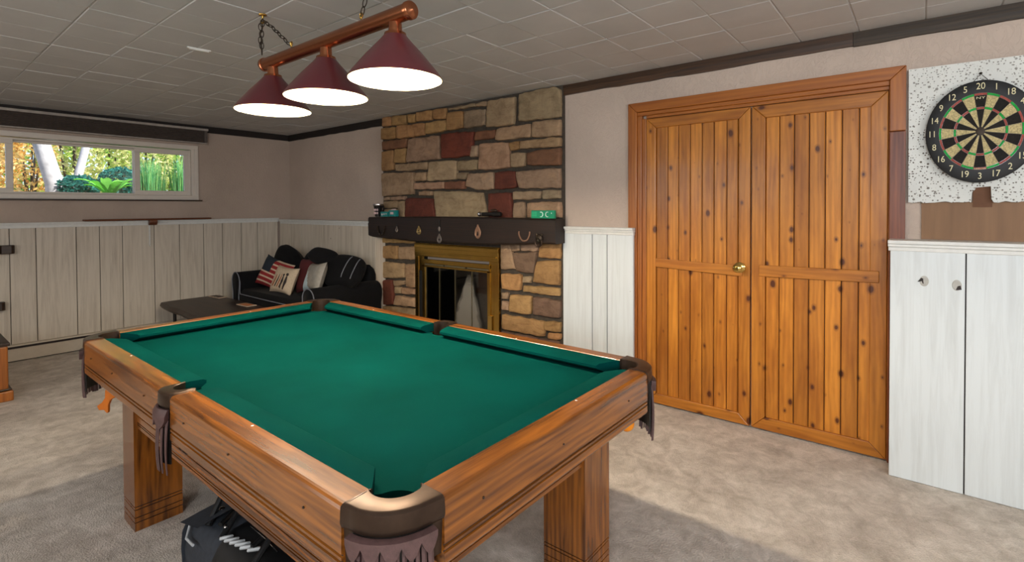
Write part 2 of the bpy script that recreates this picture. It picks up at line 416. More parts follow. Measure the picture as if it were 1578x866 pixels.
# boarded wainscots: every board of a run in one surface, grooves between
def boards(name, edges, plane, axis, z0, z1, mat, label, thick=.016):
    mb = MB()
    for a, b in zip(edges[:-1], edges[1:]):
        g = .0028; dj = R.uniform(0, .0025)
        if axis == 'x': mb.box(a+g, b-g, plane-dj, plane+thick, z0, z1)
        else: mb.box(plane-thick, plane+dj, a+g, b-g, z0, z1)
    if axis == 'x': mb.box(edges[0]+.003, edges[-1]-.004, plane+.008, W if plane < 3.55 else plane+.02, z0, z1-.002, 1)
    if axis == 'x': mb.box(edges[-1]-.0035, edges[-1]-.0005, plane, W if plane < 3.55 else plane+.02, z0, z1-.001, 0)
    else: mb.box(0.001, plane-.01, edges[0]+.003, edges[-1]-.003, z0, z1-.002, 1)
    return struct(mb.build(name, [mat, 'groove_dark'], bevel=.002, seg=1), label, 'wainscot')
yb = [-1.98, -1.7, -1.42, -1.2, -.95, -.7, -.42, -.2, .05, .3, .49, .72, .944, 1.125, 1.422, 1.607, 1.798, 2.083, 2.328, 2.577, 2.783, 3.0, 3.2, 3.46]
boards('trim_3', yb, .03, 'y', .002, 1.262, 'whitewash_old', 'whitewashed vertical boards under the window')
mb = MB(); mb.box(0.001, .045, Y0, W-.18, 1.262, 1.275); mb.box(0.001, .055, Y0, W-.18, 1.275, 1.287); mb.box(0.001, .038, Y0, W-.18, 1.235, 1.262)
struct(mb.build('trim_4', 'cap_white', bevel=.003), 'white ledge on top of the boards below the window', 'trim')
def cap(name, a0, a1, z, label, WF=WF):
    W = 3.649 if WF < 3.55 else WF+.02
    mb = MB(); mb.box(a0, a1, WF-.028, W, z-.018, z); mb.box(a0, a1, WF-.016, W, z-.034, z-.019); mb.box(a0+.002, a1-.002, WF-.008, WF+.02, z-.055, z-.035)
    struct(mb.build(name, 'cap_white', bevel=.003), label, 'trim')
boards('trim_5', [.032, .31, .58, .84, 1.1, 1.36, 1.62, 1.85, 2.085], WF, 'x', .002, 1.246, 'whitewash_old', 'whitewashed boards behind the black sofa')
cap('trim_6', .056, 2.0, 1.268, 'white ledge above the black sofa')
boards('trim_7', [4.368, 4.634, 4.761, 4.972], 3.600, 'x', .002, 1.238, 'whitewash', 'narrow whitewashed boards between fireplace and pine doors')
cap('trim_8', 4.392, 4.978, 1.258, 'short white ledge between fireplace and pine doors', 3.600)
pr_ = boards('trim_9', [6.463, 6.760, 7.07, 7.36, 7.68, 7.97, 8.28, 8.6, 8.9, 9.2, 9.49], WF, 'x', .002, 1.212, 'whitewash', 'white painted wide boards below the dartboard')
cap('trim_10', 6.455, X1, 1.232, 'white ledge below the dartboard')
def knot(cx, cz, hole, nm='knot_hole'):
    mb = MB(); T = Matrix.Rotation(pi/2, 4, 'X')
    mb.lathe([(.0215, .0), (.019, .0016), (.013, .0008), (.001, .0004)], (cx, WF-.0028, cz), 18, 0, T, sx=.85, sy=1.25)
    a = MB(); a.prism([(cx+p, cz+q) for p, q in hole], 'y', WF-.0052, WF-.003)
    k = mb.build(nm, 'knot_grey', pr_, smooth=True); a.build('dark_gap', 'groove_dark', k)
plain('knot_grey', '#b4b2ac', .6)
knot(6.603, 1.030, [(-.026, -.006), (-.012, .016), (-.004, .012), (-.002, -.014), (-.006, -.012), (-.009, -.001)])
knot(6.727, 1.020, [(-.004, -.024), (.003, -.004), (.014, .0), (.018, -.02), (.006, -.022)])

# baseboard heater below the window
mb = MB(); mb.box(.048, .075, Y0, 2.9, .012, .118); mb.box(.032, .085, Y0, 2.9, .146, .160); mb.box(.032, .06, Y0, 2.9, .118, .146, 1); mb.box(.032, .05, Y0, 2.9, .002, .012, 1)
mb.prism([(.06, .118), (.082, .118), (.084, .126), (.06, .12)], 'y', Y0, 2.9, 0)
struct(mb.build('baseboard_left', ['heater_metal', 'groove_dark'], bevel=.002), 'low pale baseboard heater with a dark top slot', 'baseboard')

# window
mb = MB()   # casing and main frame
def frame(mb, y0, y1, z0, z1, wd, x0, x1, m=0, wz=None):
    wz = wz or wd
    mb.box(x0, x1, y0, y1, z0, z0+wz, m); mb.box(x0, x1, y0, y1, z1-wz, z1, m); mb.box(x0, x1, y0, y0+wd, z0+wz, z1-wz, m); mb.box(x0, x1, y1-wd, y1, z0+wz, z1-wz, m)
frame(mb, .362, 2.538, 1.512, 2.14, .042, .0005, .016)
frame(mb, .404, 2.496, 1.532, 2.12, .03, -.10, .012)
frame(mb, .436, 2.464, 1.563, 2.08, .018, -.08, -.004)
win = struct(mb.build('window_1', 'vinyl_white', bevel=.003), 'long white vinyl slider window looking onto the garden', 'window')
mb = MB(); frame(mb, 1.925, 2.448, 1.563, 2.075, .05, -.045, -.008)
mb.build('sash', 'vinyl_white', win, bevel=.003)
mb = MB(); frame(mb, .452, .985, 1.563, 2.075, .05, -.045, -.008)
mb.build('sash', 'vinyl_white', win, bevel=.003)
mb = MB(); frame(mb, .97, 1.94, 1.563, 2.062, .018, -.085, -.055)
mb.build('fixed_frame', 'vinyl_white', win, bevel=.002)
for nm, a, b, x in (('pane', 1.97, 2.40, -.026), ('pane', .50, .937, -.026), ('pane', .986, 1.924, -.07)):
    mb = MB(); mb.box(x, x+.003, a, b, 1.578, 2.05); mb.build(nm, 'window_glass', win)
mb = MB(); mb.box(-.008, .004, .955, .972, 1.77, 1.84); mb.build('latch', 'vinyl_white', win, bevel=.003)
mb = MB(); mb.box(.0005, .05, .33, 2.565, 1.498, 1.511)
mb.build('window_sill', 'darkwood_y', win, bevel=.003)
# pleated blind folded up in its box over the window
bl = thing('window_blind', 'dark grey pleated blind folded up above the garden window', 'blind', (.03, 1.48, 2.16))
mb = MB(); mb.box(.002, .068, .27, 2.632, 2.318, 2.344); mb.build('head_rail', 'valance_strip', bl, bevel=.004)
mb = MB(); n = 11
prof = [(.006, 2.318)]
for i in range(n*2+1): prof.append((.058-(.012 if i % 2 else 0), 2.318-.138*i/(n*2)))
prof.append((.006, 2.18))
mb.prism([(a, b) for a, b in prof], 'y', .28, 2.588); mb.build('pleated_fabric', 'valance_fabric', bl)
mb = MB(); mb.box(.004, .062, .27, 2.62, 2.166, 2.180); mb.build('bottom_rail', 'valance_strip', bl, bevel=.003)
mb = MB(); mb.box(.004, .064, 2.590, 2.622, 2.182, 2.317); mb.build('end_cap', 'valance_fabric', bl, bevel=.003)

# pine doors and their casing
def mitre(mb, x0, x1, z0, z1, wd, y0, y1, bot=True, tints=(.8, .4, .7, .5)):
    g = .0012
    L = [(x0, z0), (x0, z1), (x0+wd, z1-wd), (x0+wd, z0+(wd if bot else 0))]; Rr = [(x1, z0), (x1, z1), (x1-wd, z1-wd), (x1-wd, z0+(wd if bot else 0))]
    T = [(x0+g, z1), (x1-g, z1), (x1-wd-g, z1-wd), (x0+wd+g, z1-wd)]; B = [(x0+g, z0), (x1-g, z0), (x1-wd-g, z0+wd), (x0+wd+g, z0+wd)]
    mb.prism(L, 'y', y0, y1, 0, (tints[0], .2, .3)); mb.prism(Rr, 'y', y0, y1, 0, (tints[1], .7, .1))
    mb.prism(T, 'y', y0, y1, 1, (tints[2], .5, .6))
    if bot: mb.prism(B, 'y', y0, y1, 1, (tints[3], .9, .2))
def pine_door(name, x0, x1, fx0, fx1, edges, rail, label, tints):
    mb = MB(); yb_ = W+.006
    for (a, b), t_ in zip(zip(edges[:-1], edges[1:]), tints):
        for z0, z1 in ((.075, rail[2]), (rail[2], 1.972)):
            mb.box(a+.0022, b-.0022, yb_+R.uniform(0, .0015), yb_+.02, z0, z1, 0, (min(1, max(0, t_+R.uniform(-.12, .12))), R.random(), R.random()))
    mb.box(fx0, fx1, yb_+.014, yb_+.022, .075, 1.972, 1)
    d = struct(mb.build(name, ['pine_z', 'groove_dark'], bevel=.0035, seg=1), label, 'door')
    mb = MB(); wd = fx0-x0
    mitre(mb, x0, x1, .012, 2.036, wd, W-.006, W+.03, True, (.62, .55, .42, .38)); mb.build('frame', ['pine_z', 'pine_x'], d, bevel=.004)
    mb = MB(); mb.prism([(rail[0], rail[3]), (rail[1], rail[4]), (rail[1], rail[6]), (rail[0], rail[5])], 'y', W-.016, W-.0065, 0, (.48, .3, .8)); mb.build('cross_rail', 'pine_x', d, bevel=.004)
    return d
d1 = pine_door('door_1', 5.053, 5.7455, 5.122, 5.672, [5.122, 5.205, 5.281, 5.362, 5.441, 5.519, 5.6, 5.672], (5.124, 5.70, 1.01, .985, .962, 1.046, 1.030), 'left knotty pine plank door with a brass knob', (.30, .8, .55, .75, .45, .9, .7))
d2 = pine_door('door_2', 5.755, 6.446, 5.833, 6.381, [5.833, 5.91, 5.99, 6.069, 6.151, 6.233, 6.315, 6.381], (5.80, 6.411, 1.01, .972, .984, 1.043, 1.050), 'right knotty pine plank door with a wide cross rail', (.85, .9, .35, .65, .85, .6, .8))
mb = MB(); T = Matrix.Rotation(pi/2, 4, 'X')
mb.lathe([(.001, -.001), (.034, -.001), (.034, .004), (.026, .010), (.012, .012), (.011, .034), (.020, .040), (.028, .052), (.028, .062), (.020, .071), (.010, .073), (.008, .070), (.001, .070)], (5.688, W-.017, 1.02), 28, 0, T)
mb.build('door_knob', 'polished_brass', d1, smooth=True)
mb = MB(); cz = .005
mb.prism([(4.918, cz), (4.918, 2.157), (4.985, 2.09), (4.985, cz)], 'y', W-.024, W-.001, 0)
mb.prism([(6.523, 1.811), (6.523, 2.157), (6.452, 2.088), (6.452, 1.811)], 'y', W-.024, W-.001, 0)
mb.prism([(6.523, cz), (6.523, 1.809), (6.452, 1.809), (6.452, cz)], 'y', W-.026, W-.001, 2)
mb.prism([(4.9195, 2.157), (6.5215, 2.157), (6.451, 2.088), (4.986, 2.09)], 'y', W-.024, W-.001, 1)
mb.box(4.985, 5.018, W-.012, W+.03, cz, 2.062, 0); mb.box(5.018, 5.050, W-.004, W+.03, cz, 2.04, 0)
mb.box(4.985, 6.452, W-.012, W+.03, 2.062, 2.089, 1); mb.box(5.05, 6.452, W-.002, W+.03, 2.04, 2.062, 1); mb.box(6.447, 6.455, W-.004, W+.03, cz, 2.06, 0)
struct(mb.build('trim_11', ['casing_z', 'casing_x', 'casing_red'], bevel=.004), 'orange stained casing around the pine double doors', 'trim')

# ---------------------------------------------------------------- pool table
PX0, PX1, PY0, PY1, PZ = 3.540, 5.838, .757, 2.040, .82
IX0, IX1, IY0, IY1 = 3.612, 5.765, .830, 1.972
PMX = 4.70
pt = thing('pool_table', 'oak pool table with green cloth and fringed leather pockets', 'pool table', ((PX0+PX1)/2, (PY0+PY1)/2, 0))
BZ = .775
mb = MB()
# cloth bed with the pocket mouths cut out of its edge
def bite(cx, cy, r, a0, a1, n=10): return [(cx+r*cos(radians(a0+(a1-a0)*i/n)), cy+r*sin(radians(a0+(a1-a0)*i/n))) for i in range(n+1)]
PC = [(3.655, .872), (5.722, .872), (5.722, 1.925), (3.655, 1.925)]; RS = .060
bed = []
bx0, bx1, by0, by1 = 3.64, 5.738, .856, 1.945
bed += [(bx0, by0+.09)]+bite(PC[0][0], PC[0][1], RS, 80, 10)+[(bx0+.1, by0)]
bed += [(PMX-.05, by0)]+bite(PMX, .828, .05, 150, 30)+[(PMX+.05, by0)]
bed += [(bx1-.1, by0)]+bite(PC[1][0], PC[1][1], RS, 170, 100)+[(bx1, by0+.09)]
bed += [(bx1, by1-.09)]+bite(PC[2][0], PC[2][1], RS, 260, 190)+[(bx1-.1, by1)]
bed += [(PMX+.05, by1)]+bite(PMX, 1.975, .05, -30, -150)+[(PMX-.05, by1)]
bed += [(bx0+.1, by1)]+bite(PC[3][0], PC[3][1], RS, 350, 280)+[(bx0, by1-.09)]
mb.prism(bed, 'z', BZ-.03, BZ); mb.build('bed_cloth', 'billiard_cloth', pt)
wp = [(0, PZ-.002), (.002, PZ), (.059, PZ), (.0645, PZ-.0014), (.069, PZ-.0050), (.0722, PZ-.0105), (.073, .722), (.069, .7205), (.069, .7165), (.073, .715), (.073, .709), (.069, .7075), (.069, .7035), (.073, .702), (.073, .682), (.070, .676), (.008, .676)]
cp = [(.004, .810), (0, .8175), (-.02, .8185), (-.068, .812), (-.078, .806), (-.078, .796), (-.060, .786), (-.045, BZ+.0005), (.004, BZ+.0005)]
def place(kind, o, s_, z):
    if kind == 'near': return (s_, IY0-o, z)
    if kind == 'far': return (s_, IY1+o*(PY1-IY1)/.073, z)
    if kind == 'left': return (IX0-o*(IX0-PX0)/.073 if o > 0 else IX0-o, s_, z)
    return (IX1+o, s_, z)
def rail(kind, a, b, ja, jb):
    mb = MB(); n = len(wp)
    mb.loft([[place(kind, o_, a, z) for o_, z in wp], [place(kind, o_, b, z) for o_, z in wp]])
    for k in (6, 7, 8, 10, 11, 12): pass
    mi = []
    for f in mb.f:
        ks = sorted(i % n for i in f)
        mi.append(1 if len(f) == 4 and (ks in ([7, 7, 8, 8], [11, 11, 12, 12], [6, 6, 7, 7], [10, 10, 11, 11])) else 0)
    mb.mi = mi
    r = mb.build('rail', ['oak_'+('x' if kind in ('near', 'far') else 'y'), 'groove_dark'], pt, smooth=False)
    mb = MB(); rings = []
    for s_, j, sg in ((a, ja, 1), (b, jb, -1)):
        rings.append([place(kind, o_ if kind != 'far' else o_, s_+sg*j*max(0, -o_)/.078, z) for o_, z in cp])
    if kind in ('near', 'far'):
        rings = [[(p[0], (IY0-o_ if kind == 'near' else IY1+o_), p[2]) for p, (o_, z) in zip(rg, cp)] for rg in rings]
    mb.loft(rings); mb.build('cushion', 'billiard_cloth', r, smooth=True, angle=50)
    # rail sights and the small pins on the face
    if b-a > .5:
        for f in ((.45,) if kind in ('near', 'far') else (.62,)):
            s_ = a+(b-a)*f; mb = MB(); p = place(kind, .010, s_, PZ)
            mb.sphere((p[0], p[1], PZ-.0008 if True else 0), .0045, 0, 10, 6, (1, 1, .4)); mb.build('sight', 'sight', r, smooth=True)
    for f in (.12, .45, .85):
        s_ = a+(b-a)*f; p = place(kind, .0735, s_, PZ-.055); mb = MB(); mb.sphere(p, .003, 0, 8, 6); mb.build('pin', 'iron', r, smooth=True)
CG = .147; SGp = .054
rail('near', PX0+CG, PMX-SGp, .06, .015); rail('near', PMX+SGp, PX1-.137, .015, .095)
rail('far', PX0+CG, PMX-SGp, .06, .015); rail('far', PMX+SGp, PX1-CG, .015, .06)
rail('left', PY0+CG, PY1-CG, .06, .06); rail('right', PY0+.15, PY1-CG, .095, .06)
# corner castings with leather skirts and pocket baskets
def sample_arc(c, r, a0, a1, n): return [(c[0]+r*cos(radians(a0+(a1-a0)*i/n)), c[1]+r*sin(radians(a0+(a1-a0)*i/n))) for i in range(n+1)]
def resamp(P, n):
    L = [0]
    for a, b in zip(P[:-1], P[1:]): L.append(L[-1]+math.dist(a, b))
    out = []
    for i in range(n+1):
        t_ = L[-1]*i/n; k = 0
        while k < len(L)-2 and L[k+1] < t_: k += 1
        f = (t_-L[k])/max(1e-9, L[k+1]-L[k]); out.append((P[k][0]+(P[k+1][0]-P[k][0])*f, P[k][1]+(P[k+1][1]-P[k][1])*f))
    return out
def fringe(path, norm, ztop, zmid, zbot, parent, strips, scallops):
    """leather shield: scalloped collar above a fringe of hanging strips"""
    n = len(path)-1
    def off(i, d): return (path[i][0]+norm[i][0]*d, path[i][1]+norm[i][1]*d)
    mb = MB(); rings = []
    for i in range(n+1):
        t_ = i/n; sc = abs(sin(pi*scallops*t_)); zb = zmid-.028*sc
        a, b, c = off(i, .000), off(i, .006), off(i, .016)
        rings.append([(a[0], a[1], ztop), (b[0], b[1], ztop), (c[0], c[1], zmid+.012), (c[0], c[1], zb), (b[0], b[1], zb), (a[0], a[1], zb+.004)])
    mb.loft(rings); sk = mb.build('leather_skirt', 'leather', parent, smooth=True)
    back = MB(); rings = []
    for i in range(n+1):
        a, b = off(i, -.007), off(i, -.003); rings.append([(a[0], a[1], ztop), (b[0], b[1], ztop), (b[0], b[1], zbot+.03), (a[0], a[1], zbot+.03)])
    back.loft(rings); back.build('lining', 'black_leather', sk, smooth=True)
    for s_ in range(strips):
        i0 = s_*n//strips; i1 = min(n, max(i0+1, (s_+1)*n//strips)); im = (i0+i1)//2
        mb = MB(); rings = []
        tw = R.uniform(-.009, .009); gp = R.uniform(.08, .2); zb = zbot+R.uniform(-.006, .008); nx, ny = norm[im]
        fx = (path[i1][0]-path[i0][0]); fy = (path[i1][1]-path[i0][1])
        for k in range(6):
            f = k/5; z = zmid-.004+(zb-zmid+.004)*f; d = .001+.006*sin(pi*f*.9)+tw*f
            p0 = (path[i0][0]+fx*gp+nx*d, path[i0][1]+fy*gp+ny*d); p1 = (path[i1][0]-fx*gp+nx*(d-tw*1.4*f), path[i1][1]-fy*gp+ny*(d-tw*1.4*f))
            m_ = ((p0[0]+p1[0])/2+nx*.003, (p0[1]+p1[1])/2+ny*.003)
            rings.append([(p0[0], p0[1], z), (m_[0], m_[1], z), (p1[0], p1[1], z), (p1[0]-nx*.0025, p1[1]-ny*.0025, z), (m_[0]-nx*.0025, m_[1]-ny*.0025, z), (p0[0]-nx*.0025, p0[1]-ny*.0025, z)])
        mb.loft(rings); mb.build('fringe_strip', 'leather', sk, smooth=True)
    return sk
def casting(outer, inner, normal_from, nm='pocket_casting'):
    mb = MB(); rings = []
    for (ox, oy), (ix, iy) in zip(outer, inner):
        d = Vector((ox-ix, oy-iy)); 
        def q(f, z, e=0): 
            u = d.normalized(); return (ix+d.x*f+u.x*e, iy+d.y*f+u.y*e, z)
        rings.append([q(0, .70, .004), q(0, .80, 0), q(0, .8235, 0), q(0, .8255, .003), q(1, .8245, -.0075), q(1, .8225, -.003), q(1, .8185, .001), q(1, .787, .003), q(1, .778, .0), q(1, .772, -.006), q(1, .700, -.010)])
    mb.loft(rings); return mb.build(nm, 'bronze', pt, smooth=True, angle=28)
def corner(cx, cy, sx, sy, lx=.137, ly=.15):
    out = [(lx, 0)]+[(.118+.113*cos(radians(a)), .126+.121*sin(radians(a))) for a in range(-88, -181, -8)]+[(.0, ly)]
    inn = [(lx-.002, .073), (lx-.006, .066)]+[(.112+.056*cos(radians(a)), .120+.060*sin(radians(a))) for a in range(-60, -206, -10)]+[(.066, ly-.004), (.073, ly)]
    n = 26; out = resamp(out, n); inn = resamp(inn, n)
    f = lambda p: (cx+sx*p[0], cy+sy*p[1])
    c = casting([f(p) for p in out], [f(p) for p in inn], None)
    sub = resamp(out, 52)[(6 if sy > 0 else 11):(47 if sy > 0 else 39)]; P = [f(p) for p in sub]; N = []
    for i in range(len(P)):
        a, b = P[max(0, i-1)], P[min(len(P)-1, i+1)]; t_ = Vector((b[0]-a[0], b[1]-a[1])).normalized(); nn = Vector((t_.y, -t_.x))
        if nn.dot(Vector((P[i][0]-(cx+sx*.12), P[i][1]-(cy+sy*.12)))) < 0: nn = -nn
        N.append((nn.x, nn.y))
    fringe(P, N, .774, .760, .555, c, 13, 5)
    # black leather basket under the mouth
    bx, by = cx+sx*.112, cy+sy*.120; mb = MB()
    mb.tube([(bx+.052*cos(a*pi/8), by+.052*sin(a*pi/8), .690) for a in range(16)], .006, 6, loop=True)
    for a in range(4):
        an = a*pi/4+.3; mb.tube([(bx+.052*cos(an)*c_, by+.052*sin(an)*c_, .69-.105*(1-c_*c_)**.6) for c_ in (1, .95, .8, .55, .2, -.2, -.55, -.8, -.95, -1)], .0075, 6)
    mb.tube([(bx+.045*cos(a*pi/8), by+.045*sin(a*pi/8), .635) for a in range(16)], .0055, 6, loop=True)
    mb.build('pocket_basket', 'black_leather', c, smooth=True)
    return c
cn = corner(PX1, PY0, -1, 1)
mb = MB(); a, b = Vector((5.735, .755, .735)), Vector((5.812, .768, .700)); dn = Vector((.0, 0, -.017))
mb.loft([[a, a+dn, a+dn+Vector((.002, .003, 0)), a+Vector((.002, .003, 0))], [(a+b)/2+Vector((.005, -.012, .002)), (a+b)/2+dn+Vector((.005, -.012, .002)), (a+b)/2+dn+Vector((.007, -.009, 0)), (a+b)/2+Vector((.007, -.009, .002))], [b, b+dn, b+dn+Vector((.002, .003, 0)), b+Vector((.002, .003, 0))]])
mb.build('loose_strip', 'leather', cn)
corner(PX0, PY0, 1, 1, .145, .147); corner(PX1, PY1, -1, -1, .147, .147); corner(PX0, PY1, 1, -1, .147, .147)
def side_pocket(cy, iy, sy):
    n = 20
    out = resamp([(-.054, .073)]+[(-.054, .02)]+[(.042*cos(radians(a))*1.28, .012-.022*sin(radians(a))) for a in range(178, -1, -14)]+[(.054, .02), (.054, .073)], n)
    inn = resamp([(-.046, .078)]+[(.036*cos(radians(a)), .064-.036*sin(radians(a))) for a in range(175, 4, -10)]+[(.046, .078)], n)
    f = lambda p: (PMX+p[0], cy+sy*p[1])
    c = casting([f(p) for p in out], [f(p) for p in inn], None)
    P = [(PMX-.046+.092*i/24, cy-sy*(.012*sin(pi*i/24))) for i in range(25)]; N = [((i-12)/24, -sy*1.0) for i in range(25)]
    fringe(P, N, .776, .745, .57, c, 5, 2)
    mb = MB(); bx, by = PMX, cy+sy*.07
    for a in range(3):
        an = a*pi/3; mb.tube([(bx+.04*cos(an)*c_, by+.04*sin(an)*c_, .70-.10*(1-c_*c_)**.6) for c_ in (1, .95, .8, .55, .2, -.2, -.55, -.8, -.95, -1)], .007, 6)
    mb.build('pocket_basket', 'black_leather', c, smooth=True)
side_pocket(PY0, IY0, 1); side_pocket(PY1, IY1, -1)
# body: apron boards and legs
def apron(x0, x1, y0, y1):
    mb = MB(); e = .004
    for z0, z1, i_, m in ((.470, .484, 0, 0), (.484, .4885, 1, 1), (.4885, .4935, 0, 0), (.4935, .498, 1, 1), (.498, .522, 0, 0), (.522, .5265, 1, 1), (.5265, .5315, 0, 0), (.5315, .536, 1, 1), (.536, .700, 0, 0)):
        ex, ey = (0, e*i_) if x1-x0 > y1-y0 else (e*i_, 0)
        mb.box(x0+ex, x1-ex, y0+ey, y1-ey, z0-.015, z1-.015, m)
    mb.build('apron', ['oak_'+('x' if x1-x0 > y1-y0 else 'y'), 'groove_dark'], pt)
LXa, LXb, LXc, LXd = 3.773, 3.928, 5.452, 5.637; LYa, LYb, LYc, LYd = .872, 1.057, 1.80, 1.985
apron(LXb-.04, LXc+.04, .885, .908); apron(LXb-.04, LXc+.04, 1.95, 1.973)
for x_, w_ in ((4.46, .035), (4.53, .015)):
    mb = MB(); mb.sphere((x_, .8848, .557), .01, 0, 12, 8, (w_/.01, .08, .55)); mb.build('scuff', 'groove_dark', pt, smooth=True)
apron(LXa+.012, LXa+.035, LYb-.04, LYc+.04); apron(LXd-.035, LXd-.012, LYb-.04, LYc+.04)
mb = MB(); mb.box(3.70, 5.70, .90, 1.93, .70, .744); mb.build('slate_bed', 'groove_dark', pt)
def leg(x0, x1, y0, y1, fy, fx):
    mb = MB()
    for z0, z1, i_, m in ((0, .036, 0, 0), (.036, .0405, 1, 1), (.0405, .058, 0, 0), (.058, .0625, 1, 1), (.0625, .092, 0, 0), (.092, .0965, 1, 1), (.0965, .105, 0, 0), (.105, .1095, 1, 1), (.1095, .70, 0, 0)):
        e = .004*i_; mb.box(x0+e, x1-e, y0+e, y1-e, z0, z1, m)
    l = mb.build('leg', ['oak_z', 'groove_dark'], pt)
    for p_ in (0, 1):
        mb = MB()
        if p_: mb.sphere(((x0+x1)/2, y0 if fy < 0 else y1, .585), .012, 0, 12, 8, (1, .25, 1.2))
        else: mb.sphere((x0 if fx < 0 else x1, (y0+y1)/2, .585), .012, 0, 12, 8, (.25, 1, 1.2))
        mb.build('bolt_plug', 'groove_dark', l, smooth=True)
leg(LXa, LXb, LYa, LYb, -1, -1); leg(LXc, LXd, LYa, LYb, -1, 1); leg(LXa, LXb, LYc, LYd, 1, -1); leg(LXc, LXd, LYc, LYd, 1, 1)

# ---------------------------------------------------------------- billiard lamp
LY, LZ = 1.427, 2.135
emis('bulb_glow', '#fff0d0', 9.0)
t = NT('shade_white'); t.set(Base_Color=hx('#d8caa6'), Roughness=.5); M['shade_white'] = t.m
lp = thing('billiard_light', 'three shade billiard light with burgundy cones on a copper bar', 'lamp', (4.56, LY, 1.89))
mb = MB(); Ty = Matrix.Rotation(pi/2, 4, 'Y')
mb.lathe([(.0305, 4.008), (.0305, 5.118)], (0, LY, LZ), 28, 0, Matrix(((0, 0, 1, 0), (0, 1, 0, 0), (-1, 0, 0, 0), (0, 0, 0, 1))))
mb.build('tube', 'copper', lp, smooth=True)
for x, s_ in ((4.008, -1), (5.118, 1)):
    mb = MB(); mb.lathe([(.0305, -.004), (.034, -.003), (.034, .012), (.030, .017), (.012, .020), (.005, .024), (.0005, .025)], (x, LY, LZ), 28, 0, Matrix(((0, 0, s_, 0), (0, 1, 0, 0), (-s_, 0, 0, 0), (0, 0, 0, 1))))
    mb.build('end_cap', 'copper', lp, smooth=True)
for x in (4.085, 4.562, 5.038):
    c0 = (x, LY, 0)
    mb = MB(); mb.lathe([(.040, 2.062), (.058, 2.040), (.110, 1.982), (.162, 1.918), (.172, 1.903), (.1745, 1.898), (.1755, 1.894)], c0, 48, 0)
    mb.lathe([(.1755, 1.894), (.1735, 1.893), (.1715, 1.898), (.169, 1.904), (.159, 1.919), (.107, 1.981), (.055, 2.037), (.030, 2.045), (.001, 2.046)], c0, 48, 1)
    sh = mb.build('lamp_shade', ['shade_red', 'shade_white'], lp, smooth=True, angle=50)
    mb = MB(); mb.lathe([(.018, 2.112), (.024, 2.108), (.026, 2.072), (.040, 2.069), (.043, 2.058), (.041, 2.056)], c0, 28); mb.build('collar', 'copper', sh, smooth=True)
    mb = MB(); mb.lathe([(.013, 2.045), (.014, 2.035), (.022, 2.02), (.031, 2.005), (.033, 1.99), (.028, 1.972), (.014, 1.962), (.001, 1.959)], c0, 20); mb.build('bulb', 'bulb_glow', sh, smooth=True)
    l = light('lamp_bulb_light', 'POINT', (x, LY, 1.945), 54, (1.0, .85, .64), radius=.03); l.data.name = 'lamp_bulb_light'
def chain(pts, nm='chain', step=.026):
    L = [Vector(p) for p in pts]; seq = []
    for a, b in zip(L[:-1], L[1:]):
        k = max(1, int((b-a).length/step))
        for i in range(k): seq.append((a+(b-a)*((i+.5)/k), (b-a).normalized()))
    mb = MB()
    for i, (p, d) in enumerate(seq):
        u = d.cross(Vector((0, 1, 0)) if abs(d.y) < .9 else Vector((1, 0, 0))).normalized(); v = d.cross(u)
        s_ = (u+v*.3).normalized() if i % 2 else (v-u*.3).normalized()
        mb.tube([p+d*(.019*cos(q*pi/6))+s_*(.0095*sin(q*pi/6)) for q in range(12)], .0023, 6, loop=True)
    return mb.build(nm, 'iron', lp, smooth=True)
hk = (4.018, 1.411, H-.03)
chain([hk, (4.10, 1.418, 2.300), (4.20, 1.424, 2.225), (4.262, LY, 2.180)])
chain([hk, (4.008, 1.408, 2.27), (4.004, 1.412, 2.185)]); chain([(4.012, 1.404, 2.335), (4.022, 1.396, 2.26), (4.026, 1.400, 2.20)])
chain([(4.825, LY, 2.186), (4.855, LY, 2.25), (4.99, 1.42, H-.03)])
for x in (4.266, 4.823):
    mb = MB(); mb.tube([(x+.0, LY, 2.160), (x, LY, 2.172), (x-.008, LY, 2.180), (x-.006, LY, 2.194), (x+.004, LY, 2.196), (x+.009, LY, 2.186), (x+.002, LY, 2.176)], .0032, 8); mb.build('hanging_loop', 'brass', lp, smooth=True)
for hx_ in (4.018, 4.99):
    mb = MB(); mb.lathe([(.020, H-.001), (.018, H-.006), (.006, H-.009), (.0045, H-.02)], (hx_, 1.411, 0), 16); mb.tube([(hx_, 1.411, H-.02), (hx_-.012, 1.411, H-.028), (hx_-.010, 1.411, H-.042), (hx_+.002, 1.411, H-.046), (hx_+.011, 1.411, H-.036)], .0035, 8)
    mb.build('ceiling_hook', 'brass', lp, smooth=True)
# small white plastic strip on the ceiling
mb = MB(); T = Matrix.Translation((3.172, 1.425, H)) @ Matrix.Rotation(radians(-8), 4, 'Z')
mb.box(-.011, .011, -.062, .062, -.008, .0, T=T); mb.box(-.007, .007, -.052, .052, -.013, -.008, T=T)
tag(mb.build('ceiling_clip', 'cap_white', bevel=.002), 'small white plastic strip stuck on the ceiling seam', 'clip')

